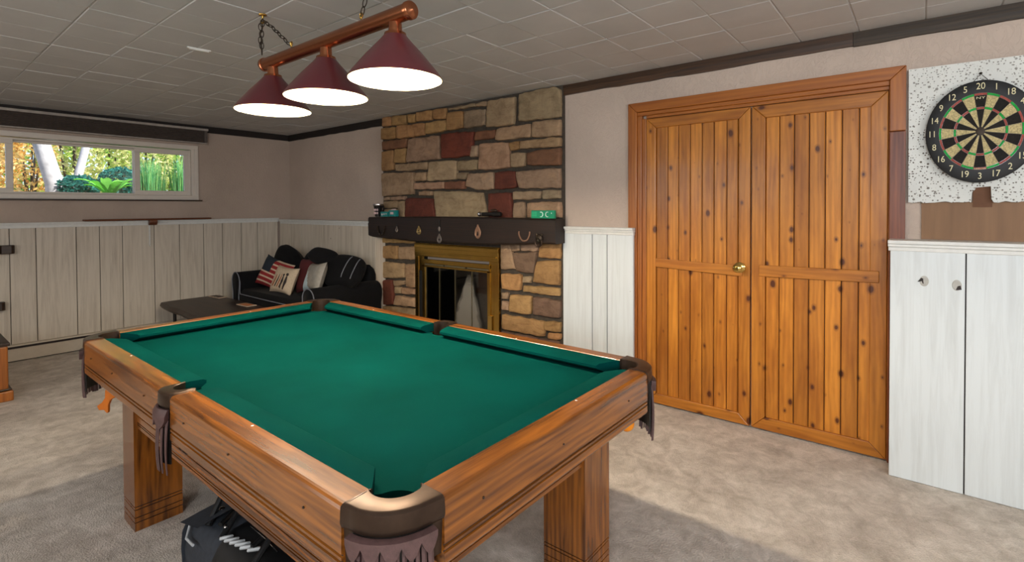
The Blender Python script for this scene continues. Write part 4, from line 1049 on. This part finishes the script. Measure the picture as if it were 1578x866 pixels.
def figures(r, T, size, th):
    mb = MB(); mr = MB()
    for k, x in enumerate((-.085, -.055, -.028, .0)):
        P = [T @ Vector((x+.02*sin(q*.45)+.01*k, -th/2*.93-.003, -.085+.034*q*(.9+.05*k))) for q in range(5)]
        (mb if k % 2 else mr).tube(P, [.004, .007, .008, .006, .003], 6)
    for x, z, s_ in ((.045, -.05, 1), (.095, -.055, 1.15)):
        mb.sphere(T @ Vector((x, -th/2*.90, z+.095*s_)), .014*s_, 0, 10, 8); mb.tube([T @ Vector((x, -th/2*.92, z+.08*s_)), T @ Vector((x+.004, -th/2*.92, z+.03)), T @ Vector((x-.006, -th/2*.86, z-.045))], [.008, .016, .006], 8)
    mb.build('dark_figure', 'figure_black', r, smooth=True); mr.build('rust_figure', 'figure_rust', r, smooth=True)
cushion('linen_pillow', 'cream pillow with small dark and rust figures', 'pillow', (1.43, 2.83, .665), (.36, .29, 0), (-22, 3, 6), 'linen', th=.12, extra=figures)
cushion('dark_red_pillow', 'dark red pillow squeezed behind the cream pillow', 'pillow', (1.60, 2.99, .715), (.30, .37, 0), (-16, -8, 4), 'dark_red', th=.12)
def tri(u, v): return 1 if v < -.9+ .0 or (u < .1 and v < .35-abs(u+.42)*2.3) else 0
cushion('satin_pillow', 'shiny grey pillow with a pale blue peak in its corner', 'pillow', (1.90, 2.90, .725), (.40, .30, 0), (-20, -6, -10), ['satin_grey', 'satin_pale'], tri, .12)

# ---------------------------------------------------------------- coffee table with cards
ct = thing('coffee_table', 'low dark slab coffee table with black metal legs', 'coffee table', (.93, 2.31, 0))
CT = .425
mb = MB(); T = Matrix.Identity(4)
top = [(.335, 2.055), (.62, 2.025), (.95, 2.03), (1.28, 2.005), (1.515, 2.0), (1.53, 2.2), (1.525, 2.42), (1.53, 2.60), (1.1, 2.615), (.7, 2.60), (.33, 2.62), (.325, 2.35)]
out = []
for i in range(len(top)):
    a, b = top[i], top[(i+1) % len(top)]
    for k in range(4): out.append((a[0]+(b[0]-a[0])*k/4+R.uniform(-.004, .004), a[1]+(b[1]-a[1])*k/4+R.uniform(-.004, .004)))
def ringt(e, z): 
    return [((p[0]-.93)*(1+e/.6)+.93, (p[1]-2.31)*(1+e/.3)+2.31, z+R.uniform(-.0015, .0015)) for p in out]
mb.loft([ringt(-.006, CT-.065), ringt(.006, CT-.055), ringt(.016, CT-.035), ringt(.006, CT-.008), ringt(-.002, CT)]); mb.build('slab_top', 'tabletop_dark' if False else 'darkwood_x', ct, smooth=True, angle=40)
for x, y in ((.47, 2.13), (1.40, 2.13), (.47, 2.52), (1.40, 2.52)):
    mb = MB(); mb.tube([(x, y, .0), (x, y, CT-.06)], .016, 10); mb.lathe([(.022, 0), (.022, .008), (.016, .01)], (x, y, 0), 12); mb.build('leg', 'black_leather', ct, smooth=True)
mb = MB(); mb.box(.46, 1.41, 2.12, 2.14, CT-.085, CT-.062); mb.box(.46, 1.41, 2.51, 2.53, CT-.085, CT-.062); mb.build('rail', 'black_leather', ct, bevel=.002)
def cardset(x, y, rot, label, cols, w_=.15, d_=.10):
    r = thing('card', label, 'card', (x, y, CT+.002)); T = Matrix.Translation((x, y, CT+.002)) @ Matrix.Rotation(radians(rot), 4, 'Z')
    mb = MB(); mb.box(-w_, w_, -d_, d_, 0, .006, T=T); mb.build('sheet', cols[0], r, bevel=.001)
    mb = MB()
    for k in range(3): mb.box(-w_*.8+k*w_*.55, -w_*.8+k*w_*.55+w_*.4, -d_*.75, d_*.75, .006, .0068, T=T)
    mb.build('print', cols[1], r)
cardset(.48, 2.545, 4, 'pale card with dark print on the back corner of the coffee table', ('flag_cream', 'figure_black'), .12, .045)
cardset(1.24, 2.525, 2, 'cream and orange card on the coffee table beside the sofa', ('flag_cream', 'orange_plastic'), .11, .05)

# ---------------------------------------------------------------- things on and along the window wall
sh = thing('wall_shelf', 'thin reddish brown shelf board on the ledge under the window', 'shelf', (.06, 2.05, 1.30))
wood('shelf_wood', '#7d4526', '#4b2412', 'y', .45)
mb = MB(); n = 12; rings = []
for i in range(n+1):
    y = 1.475+(2.635-1.475)*i/n; e = .012 if i in (0, n) else 0
    rings.append([(.004+e, y, 1.291), (.118-e, y, 1.291), (.122-e, y, 1.299), (.118-e, y, 1.307), (.004+e, y, 1.307)])
mb.loft(rings); mb.build('board', 'shelf_wood', sh, bevel=.002)
mb = MB(); mb.prism([(.061, 1.290), (.112, 1.290), (.112, 1.262), (.092, 1.238), (.061, 1.235)], 'y', 2.02, 2.095); mb.build('bracket', 'shelf_wood', sh, bevel=.004)
mb = MB(); mb.box(.048, .058, 2.028, 2.040, 1.02, 1.232); mb.tube([(.053, 2.034, 1.02), (.060, 2.036, 1.006), (.070, 2.036, 1.012)], .004, 8); mb.build('support_strip', 'cap_white', sh, bevel=.002)
# cue rack, only its right end is in view
cr = thing('cue_rack', 'dark wooden cue rack on the boards left of the window shelf', 'cue rack', (.05, .6, .8))
def rack_rail(z0, z1, y1, dp, nm, notch):
    mb = MB(); P = []
    ys = [.18]; 
    poly = [(.0485, .20), (dp, .20)]
    for k in range(6):
        c = .26+k*.12
        if c < y1-.06: poly += [(dp, c-.022)]+[(dp-.03*sin(radians(a)) if notch else dp, c-.022*cos(radians(a))) for a in range(20, 161, 20)]+[(dp, c+.022)]
    poly += [(dp, y1-.025), (dp-.006, y1-.008), (dp-.02, y1), (.0485, y1)]
    mb.prism(poly, 'z', z0, z1); mb.build(nm, 'darkwood_y', cr, bevel=.005)
rack_rail(1.006, 1.084, .972, .11, 'upper_rail', True); rack_rail(.495, .570, .902, .12, 'lower_rail', False)
mb = MB(); mb.box(.031, .048, .30, .36, .48, 1.07); mb.box(.031, .048, .78, .84, .48, 1.07); mb.build('back_strip', 'darkwood_z', cr, bevel=.003)
# oak chest with a blue top, only its corner is in view
ch = thing('oak_chest', 'oak chest with dark rimmed blue top at the left edge', 'chest', (1.08, .45, 0))
plain('blue_cloth', '#2f7fc4', .6, nz=30, amt=.2)
mb = MB(); mb.box(.88, 1.345, .06, .775, .08, .405)
mb.build('body', 'oakbox_z', ch, bevel=.012, seg=3)
mb = MB(); mb.prism([(.86, .05), (1.372, .05), (1.372, .798), (.86, .798)], 'z', 0, .075); mb.build('plinth', 'oakbox_z', ch, bevel=.008)
mb = MB(); mb.box(.865, 1.360, .045, .790, .078, .090); mb.build('plinth_moulding', 'darkwood_y', ch, bevel=.004)
mb = MB(); frame_ = [(.86, 1.36, .06-.015, .785, .405, .425)]
mb.box(.86, .93, .045, .785, .405, .428); mb.box(1.30, 1.36, .045, .785, .405, .428); mb.box(.93, 1.30, .045, .115, .405, .428); mb.box(.93, 1.30, .715, .785, .405, .428); mb.build('top_rim', 'darkwood_y', ch, bevel=.004)
mb = MB(); mb.box(.932, 1.298, .117, .713, .402, .424); mb.build('blue_top', 'blue_cloth', ch, bevel=.006)

# ---------------------------------------------------------------- dart corner
BY = 3.63
t = NT('dart_backing'); v = t.coord(); v2 = t.coord(rot=(radians(90), 0, 0)); n0 = t.noise(v, 3, 3)
vo = t.n.new('ShaderNodeTexVoronoi'); vo.voronoi_dimensions = '2D'; t.l(v2, vo.inputs['Vector']); vo.inputs['Scale'].default_value = 85
sp = t.n.new('ShaderNodeSeparateColor'); t.l(vo.outputs['Color'], sp.inputs[0])
th = t.math('MULTIPLY', t.math('SUBTRACT', sp.outputs[1], .45), .55)
k = t.ramp(t.math('SUBTRACT', vo.outputs['Distance'], th), [(0, (1, 1, 1)), (.08, (0, 0, 0))])
vb = t.n.new('ShaderNodeTexVoronoi'); vb.voronoi_dimensions = '2D'; t.l(v2, vb.inputs['Vector']); vb.inputs['Scale'].default_value = 34
sb = t.n.new('ShaderNodeSeparateColor'); t.l(vb.outputs['Color'], sb.inputs[0])
kb = t.ramp(t.math('SUBTRACT', vb.outputs['Distance'], t.math('MULTIPLY', t.math('SUBTRACT', sb.outputs[0], .6), .45)), [(0, (1, 1, 1)), (.06, (0, 0, 0))])
k = t.mix(k, kb, 1.0, 'LIGHTEN')
sx = t.n.new('ShaderNodeSeparateXYZ'); t.l(v, sx.inputs[0])
near = t.ramp(t.math('ADD', t.math('ABSOLUTE', t.math('SUBTRACT', sx.outputs[2], 1.70)), t.math('MULTIPLY', n0, .3)), [(.25, (1, 1, 1)), (.62, (.55, .55, .55))])
c = t.mix(t.ramp(n0, [(.3, hx('#d3d4cf')), (.7, hx('#e6e7e2'))]), hx('#4d4034'), t.math('MULTIPLY', k, t.math('MULTIPLY', near, .9)))
t.set(Base_Color=c, Roughness=.9); t.bump(t.math('MULTIPLY', k, -1.0), .5, .004); M['dart_backing'] = t.m
plain('board_core', '#6b4a36', .9)
bk = thing('dart_backboard', 'white speckled backing board peppered with dart holes behind the dartboard', 'backboard', (6.9, BY, 1.426))
bot = [(6.535, 1.428)]
x = 6.555
while x < 7.27:
    if 6.782 < x < 6.86:
        bot += [(6.783, 1.424), (6.787, 1.475), (6.80, 1.492), (6.79, 1.497), (6.855, 1.503), (6.858, 1.44), (6.866, 1.424)]; x = 6.885; continue
    bot.append((x, 1.424+R.uniform(-.002, .007))); x += .022
poly = [(6.533, 2.128)]+[(6.533+R.uniform(0, .003), z) for z in (2.0, 1.8, 1.6)]+bot+[(7.28, 1.424), (7.28, 2.118), (7.0, 2.123)]
mb = MB(); mb.prism(poly, 'y', 3.618, W-.012); mb.build('sheet', 'dart_backing', bk)
mb = MB(); mb.prism([(6.79, 1.40), (6.862, 1.40), (6.862, 1.51), (6.79, 1.51)], 'y', W-.011, W-.0085); mb.build('torn_core', 'board_core', bk)
mb = MB(); mb.prism([(6.59, 1.2325), (7.28, 1.2325), (7.28, 1.424), (6.59, 1.427)], 'y', W-.008, W-.001)
tag(mb.build('plywood_strip', 'plywood'), 'brown plywood strip on the wall under the speckled backing board', 'board')
# dartboard
DX, DZ, DR, DS = 6.812, 1.772, .2075, 1.205      # the round board measures taller than wide on this wall
db = thing('dartboard', 'round bristle dartboard with cream numbers on a black ring', 'dartboard', (DX, 3.60, DZ-DR*DS))
plain('board_black', '#17181a', .6, amt=.1); plain('bristle_cream', '#b9a97a', .9, nz=160, amt=.45); plain('bristle_black', '#1b1714', .95, nz=120, amt=.5); plain('bristle_red', '#9c4a40', .9, nz=90, amt=.3); plain('bristle_green', '#1d9a3e', .9, nz=90, amt=.25); plain('number_cream', '#d9cfa4', .5, amt=.03)
P3 = lambda r, a, y: (DX+r*sin(a), y, DZ+r*DS*cos(a))
mb = MB(); n = 64; rg = lambda r, y: [P3(r, 2*pi*i/n, y) for i in range(n)]
mb.loft([rg(DR-.006, 3.617), rg(DR, 3.612), rg(DR, 3.586), rg(DR-.006, 3.581), rg(DR*.76, 3.581)], caps=True); mb.build('rim', 'board_black', db, smooth=True)
rings = [(.016, .0), (.040, 0), (.088, 1), (.096, 0), (.149, 1), (.158, 2)]
seg = MB(); YD = 3.5795
sc = DR/.2255*.995
def sector(r0, r1, a0, a1, m):
    k = 4; P = [P3(r0*sc, a0+(a1-a0)*i/k, YD) for i in range(k+1)]+[P3(r1*sc, a1-(a1-a0)*i/k, YD) for i in range(k+1)]
    seg.add(P, [tuple(range(len(P)))], m)
for i in range(20):
    a0, a1 = (i-.5)*pi/10, (i+.5)*pi/10; dk = i % 2 == 0
    sector(.018, .098, a0, a1, 0 if dk else 1); sector(.098, .108, a0, a1, 2 if dk else 3); sector(.108, .160, a0, a1, 0 if dk else 1); sector(.160, .170, a0, a1, 2 if dk else 3)
sgm = seg.build('bristle_face', ['bristle_black', 'bristle_cream', 'bristle_red', 'bristle_green'], db, recalc=False)
mb = MB(); n = 24; mb.loft([[P3(r*sc, 2*pi*i/n, y) for i in range(n)] for r, y in ((.019, 3.5795), (.019, 3.578), (.016, 3.577))], caps=True); mb.build('bull', 'iron', db, smooth=True)
mb = MB()
for r in (.018, .098, .108, .160, .170): mb.tube([P3(r*sc, 2*pi*i/60, 3.5788) for i in range(60)], .0007, 4, loop=True)
for i in range(20): a_ = (i-.5)*pi/10; mb.tube([P3(.018*sc, a_, 3.5788), P3(.172*sc, a_, 3.5788)], .0007, 4)
mb.build('wire_spider', 'steel', db)
mb = MB()
for i, s_ in enumerate([20, 1, 18, 4, 13, 6, 10, 15, 2, 17, 3, 19, 7, 16, 8, 11, 14, 9, 12, 5]):
    V, F = text_mesh(str(s_), .037, .0008); p = P3(.199*sc, i*pi/10, 3.579)
    mb = MB(); mb.add([(p[0]+v.x*.92, p[1]-v.z, p[2]+v.y*DS) for v in V], F); mb.build('number', 'number_cream', db)
mb = MB()
V, F = text_mesh('NY', .020, .0006); p = P3(.148*sc, 0, 3.579); mb.add([(p[0]+v.x*1.25, p[1]-v.z, p[2]+v.y*.8) for v in V], F)
V, F = text_mesh('ARROW', .012, .0006); p = P3(.166*sc, pi, 3.579); mb.add([(p[0]+v.x, p[1]-v.z, p[2]+v.y*.8) for v in V], F)
mb.build('maker_print', 'number_cream', db)
mb = MB(); ht = (DX+.002, 3.612, DZ+DR*DS+.036)
mb.tube([(DX-.028, 3.604, DZ+DR*DS-.004), ht, (DX+.032, 3.604, DZ+DR*DS-.004)], .0016, 6); mb.build('hanging_wire', 'iron', db, smooth=True)
mb = MB(); mb.sphere((ht[0], 3.611, ht[2]+.003), .006, 0, 10, 6); mb.build('nail', 'iron', db, smooth=True)

# ---------------------------------------------------------------- under the pool table
pb = MB(); pb.sphere((5.750, 1.908, .612), .0285, 0, 20, 12)
tag(pb.build('pool_ball', 'orange_ball', smooth=True), 'orange pool ball in the leather basket of the right far pocket', 'ball')
br = thing('cue_rest_head', 'orange notched cue rest head hanging under the left table corner', 'cue rest head', (3.765, .823, .55))
T = Matrix.Translation((3.765, .823, .552)) @ Matrix.Rotation(radians(35), 4, 'Z') @ Matrix.Rotation(radians(16), 4, 'Y')
mb = MB(); sil = [(-.028, -.050), (-.006, -.042), (.012, -.052), (.016, -.046), (.008, -.015), (.012, .012), (.036, .034), (.024, .042), (.012, .050), (-.004, .046), (-.020, .052), (-.024, .046), (-.016, .012), (-.024, -.012), (-.042, -.034)]
mb.prism(sil, 'y', -.007, .007, T=T); mb.build('head', 'orange_plastic', br, bevel=.003)
mb = MB(); mb.tube([T @ Vector((0, 0, .048)), (3.765, .826, .64), (3.76, .83, .672)], .003, 6); mb.build('cord', 'black_leather', br, smooth=True)
# black sports bag
bg = thing('sports_bag', 'black sports bag with white print standing under the pool table', 'bag', (4.75, 1.06, 0))
BT = Matrix.Translation((4.75, 1.075, 0)) @ Matrix.Rotation(radians(4), 4, 'Z')
mb = MB(); rings = []
for i in range(13):
    f = i/12; x = -.36+.72*f; b_ = 1-.12*abs(2*f-1)**6
    ring = []
    for k in range(20):
        a_ = 2*pi*k/20; cy = math.copysign(abs(cos(a_))**.55, cos(a_)); cz = math.copysign(abs(sin(a_))**.6, sin(a_))
        ring.append(BT @ Vector((x+(.012*cz if i in (0, 12) else 0), .165*b_*cy*(1-.12*max(0, cz)), .118+.116*b_*cz+.008*sin(7*f+k))))
    rings.append(ring)
mb.loft(rings); mb.mi = [1 if i < 20*4 else 0 for i in range(len(mb.f))]; mb.build('body', ['bag_black', 'bag_fabric'], bg, smooth=True, angle=70)
mb = MB(); rings = []
for x, k in ((-.366, .75), (-.372, .93), (-.352, .99)):
    rings.append([BT @ Vector((x, .160*k*math.copysign(abs(cos(2*pi*q/20))**.5, cos(2*pi*q/20)), .118+.110*k*math.copysign(abs(sin(2*pi*q/20))**.5, sin(2*pi*q/20)))) for q in range(20)])
mb.loft(rings); mb.build('end_panel', 'bag_fabric', bg, smooth=True)
mb = MB(); mb.loft([[BT @ Vector((-.33+.02*j, -.17+.34*q/10, .2345+.012*sin(pi*q/10)+.004*j)) for q in range(11)] for j in range(8)], closed=False); mb.build('top_flap', 'bag_fabric', bg, smooth=True)
def strap(P, nm='strap', r=.010, mat='bag_black'):
    mb = MB(); mb.tube([BT @ Vector(p) for p in P], r, 8); mb.build(nm, mat, bg, smooth=True)
strap([(-.22, -.12, .235), (-.25, -.06, .30), (-.24, .02, .335), (-.20, .08, .30), (-.16, .12, .24)], 'carry_strap', .012)
strap([(-.10, -.13, .235), (-.14, -.05, .285), (-.12, .05, .30), (-.05, .12, .24)], 'carry_strap', .011)
strap([(.12, -.13, .235), (.10, -.05, .29), (.12, .05, .30), (.16, .12, .24)], 'carry_strap', .011)
strap([(-.255, -.055, .305), (-.25, .02, .345), (-.215, .07, .318)], 'strap_trim', .004, 'bag_print')
strap([(-.16, -.04, .290), (-.14, .05, .308), (-.07, .11, .26)], 'strap_trim', .004, 'bag_print')
strap([(-.33, -.02, .243), (-.15, -.02, .246), (.1, -.02, .246), (.33, -.02, .243)], 'zip', .004, 'iron')
mb = MB()
for x, y, z in ((-.24, -.06, .262), (-.20, .0, .262), (-.12, -.10, .258), (-.28, .08, .255)): mb.sphere(BT @ Vector((x, y, z)), .012, 0, 10, 6, (1.2, 1, .6))
mb.build('buckle', 'steel', bg, smooth=True)
mb = MB()
zz = [(-.10, -.135), (-.075, -.105), (-.072, -.13), (-.045, -.10), (-.045, -.125), (-.015, -.095), (-.018, -.12), (.012, -.09), (.012, -.118), (.04, -.088), (.045, -.11), (.07, -.082)]
mb.tube([BT @ Vector((x, y, .2395)) for x, y in zz], .0065, 6); mb.build('white_print', 'bag_print', bg, smooth=True)
strap([(-.34, -.13, .205), (-.29, -.165, .185), (-.22, -.172, .19)], 'side_stripe', .005, 'bag_print')
strap([(-.30, .10, .236), (-.24, .03, .252), (-.20, -.03, .258), (-.17, -.10, .246)], 'compression_strap', .009)
strap([(.0, .10, .24), (.03, .0, .262), (.05, -.10, .246)], 'compression_strap', .009)
strap([(-.05, -.05, .258), (.06, -.06, .262), (.16, -.07, .256)], 'chain_pull', .003, 'steel')

# ---------------------------------------------------------------- the garden outside the window
def gz(x): return 1.42-.04*x if x < -.3 else 1.43
mb = MB(); 
for i in range(20):
    xa, xb = -.3-i*.6, -.3-(i+1)*.6
    mb.add([(xa, -9, gz(xa)), (xa, 14, gz(xa)), (xb, 14, gz(xb)), (xb, -9, gz(xb))], [(0, 1, 2, 3)])
struct(mb.build('ground', 'soil'), 'sloping garden ground outside the window', 'ground')
def leafy(mb, c, rad, n, size, lobes=None, flat=0.0, cols=(0, 1)):
    for _ in range(n):
        while True:
            p = Vector((R.uniform(-1, 1), R.uniform(-1, 1), R.uniform(-1, 1)))
            if p.length < 1: break
        p = p.normalized()*(p.length**.4); q = Vector((c[0]+p.x*rad[0], c[1]+p.y*rad[1], c[2]+p.z*rad[2]))
        d = Vector((R.uniform(-1, 1), R.uniform(-1, 1), R.uniform(-.6, .9))).normalized(); u = d.orthogonal().normalized(); s_ = size*R.uniform(.6, 1.3); k = R.uniform(*cols)
        u = (u+Vector((0, 0, .3))).normalized()
        mb.add([q-d*s_, q+u*s_*.45, q+d*s_, q-u*s_*.45+d.cross(u)*s_*.2], [(0, 1, 2, 3)], 0, (k, k, k))
def shrub(nm, label, cat, base, rad, n, size, mat, z, grp=None, stems=5, cols=(0, 1)):
    r = thing(nm, label, cat, base, grp); mb = MB(); leafy(mb, (base[0], base[1], base[2]+z), rad, n, size, cols=cols); mb.build('foliage', mat, r, recalc=False)
    mb = MB()
    for i in range(stems): a_ = 2*pi*i/stems; mb.tube([(base[0]+.03*cos(a_), base[1]+.03*sin(a_), base[2]-.02), (base[0]+rad[0]*.35*cos(a_), base[1]+rad[1]*.35*sin(a_), base[2]+z), (base[0]+rad[0]*.5*cos(a_), base[1]+rad[1]*.5*sin(a_), base[2]+z+rad[2]*.6)], [.018, .012, .005], 6)
    mb.build('stem', 'bark_white' if 'tree' in nm else 'iron', r, smooth=True)
def gy(yw, x): return .1923+(yw-.1923)*(6.594-x)/6.594
def white_tree(yw0, yw1, x, r0, label):
    ya, yb_ = gy(yw0, x), gy(yw1, x); z0 = gz(x)
    r = thing('birch_tree', label, 'tree', (x, ya, z0)); mb = MB()
    mb.tube([(x, ya, z0-.1), (x-.02, ya-.02+(yb_-ya)*.08, z0+.25), (x, ya+(yb_-ya)*.5, z0+.75), (x-.05, yb_, z0+1.35), (x-.1, yb_+(yb_-ya)*.9, z0+2.6)], [r0*1.5, r0*1.1, r0, r0*.9, r0*.6], 12); mb.build('trunk', 'bark_white', r, smooth=True)
    mb = MB()
    for k in range(4): mb.tube([(x-.05, yb_+(yb_-ya)*.2*k, z0+1.35+.25*k), (x-.09, yb_+.10*(-1)**k, z0+1.6+.25*k), (x-.10, yb_+.16*(-1)**k, z0+1.9+.25*k)], [.022, .014, .005], 6)
    mb.build('branch', 'bark_white', r, smooth=True)
white_tree(1.31, 1.04, -1.7, .085, 'pale trunk tree leaning to the left outside the window')
white_tree(1.44, 1.60, -2.0, .045, 'thinner pale trunk tree leaning to the right outside the window')
wl = [(.80, -2.7, 'leaf_orange'), (1.10, -4.0, 'leaf_orange'), (1.40, -2.7, 'leaf_yellow'), (1.68, -4.0, 'leaf_green'), (2.0, -2.7, 'leaf_yellow'), (2.28, -4.0, 'leaf_green')]
lab = ['orange leaved shrub seen through the left end of the window', 'amber shrub behind the left leaning pale trunk', 'green shrub right of the thinner pale trunk', 'yellow green shrub behind the window mullion', 'yellow shrub seen in the right window sash', 'light green shrub near the right end of the window']
for (yw, x, m), l_ in zip(wl, lab): shrub('garden_shrub', l_, 'shrub', (x, gy(yw, x), gz(x)), (.5, .375, .75), 1500, .042, m, .75, 'shrubs outside the window', cols=(0, 1))
shrub('hedge', 'tall green hedge at the back of the garden', 'hedge', (-6.0, 1.3, gz(-6)), (.7, 1.42, 1.6), 4200, .085, 'leaf_green', 1.3, cols=(.1, 1))
shrub('hedge', 'tall yellow green hedge at the back right of the garden', 'hedge', (-6.2, 4.4, gz(-6.2)), (.7, 1.5, 1.7), 4200, .085, 'leaf_yellow', 1.4, cols=(0, .8))
shrub('blue_shrub', 'low blue green shrub outside the middle of the window', 'shrub', (-1.65, gy(1.45, -1.65), gz(-1.65)), (.2, .22, .15), 900, .035, 'leaf_blue', .20)
shrub('blue_shrub', 'taller blue green shrub behind the broad leaved plant', 'shrub', (-1.75, gy(1.80, -1.75), gz(-1.75)), (.2, .24, .2), 900, .035, 'leaf_blue', .28)
# broad leaved plant close to the pane
hp = thing('broad_leaf_plant', 'bright green plant with broad pointed leaves outside the window', 'plant', (-1.2, gy(1.70, -1.2), gz(-1.2)))
for k in range(11):
    a_ = 2*pi*k/11+.2; mb = MB(); b0 = Vector((-1.2, gy(1.70, -1.2), gz(-1.2)+.06)); L = .40+.08*sin(k*2.1); out = Vector((cos(a_), sin(a_), 0)); sd = Vector((-sin(a_), cos(a_), 0)); rings = []
    for i in range(8):
        f = i/7; p = b0+out*(L*.75*f)+Vector((0, 0, L*(1.25*f-.75*f*f))); wd_ = .055*sin(pi*min(1, f*.9+.08))**.8*(1 if i < 7 else .1)
        rings.append([p-sd*wd_+Vector((0, 0, .012)), p, p+sd*wd_+Vector((0, 0, .012))])
    mb.loft(rings, 0, (R.random(),)*3, closed=False); mb.build('leaf', 'leaf_bright', hp, recalc=False, smooth=True)
def grass(nm, label, c, n, h, spread):
    mb = MB()
    for _ in range(n):
        a_ = R.uniform(0, 2*pi); r_ = R.uniform(0, spread); b0 = Vector((c[0]+r_*cos(a_), c[1]+r_*sin(a_), c[2])); ln = Vector((cos(a_), sin(a_), 0))*R.uniform(.02, .14)*h; hh = h*R.uniform(.6, 1.1); sd = Vector((-sin(a_+.6), cos(a_+.6), 0)); k = R.random(); rings = []
        for i in range(4): f = i/3; p = b0+ln*f*f+Vector((0, 0, hh*f)); wd_ = .006*(1-f*.85); rings.append([p-sd*wd_, p+sd*wd_])
        mb.loft(rings, 0, (k, k, k), closed=False)
    tag(mb.build(nm, 'leaf_grass', recalc=False), label, 'grass')
grass('grass_clump', 'tall green grass clump outside the left part of the right sash', (-1.25, gy(2.07, -1.25), gz(-1.25)), 420, .56, .17)
grass('grass_clump', 'thin blue green grass clump at the right end of the window', (-1.3, gy(2.36, -1.3), gz(-1.3)), 260, .62, .12)

# families of like things
for base, g in (('horse_brass', 'ornaments on the mantel beam'), ('horseshoe', 'horseshoes on the mantel beam'), ('back_cushion', 'loose black cushions on the sofa'), ('throw_cushion', 'loose black cushions on the sofa'),
                ('birch_tree', 'pale trunks outside the window'), ('hedge', 'hedges at the back of the garden'), ('blue_shrub', 'blue green shrubs outside the window'), ('grass_clump', 'grass clumps outside the window'), ('card', 'cards on the coffee table')):
    for o in SC.objects:
        if o.parent is None and o.name.split('.')[0] == base: o['group'] = g
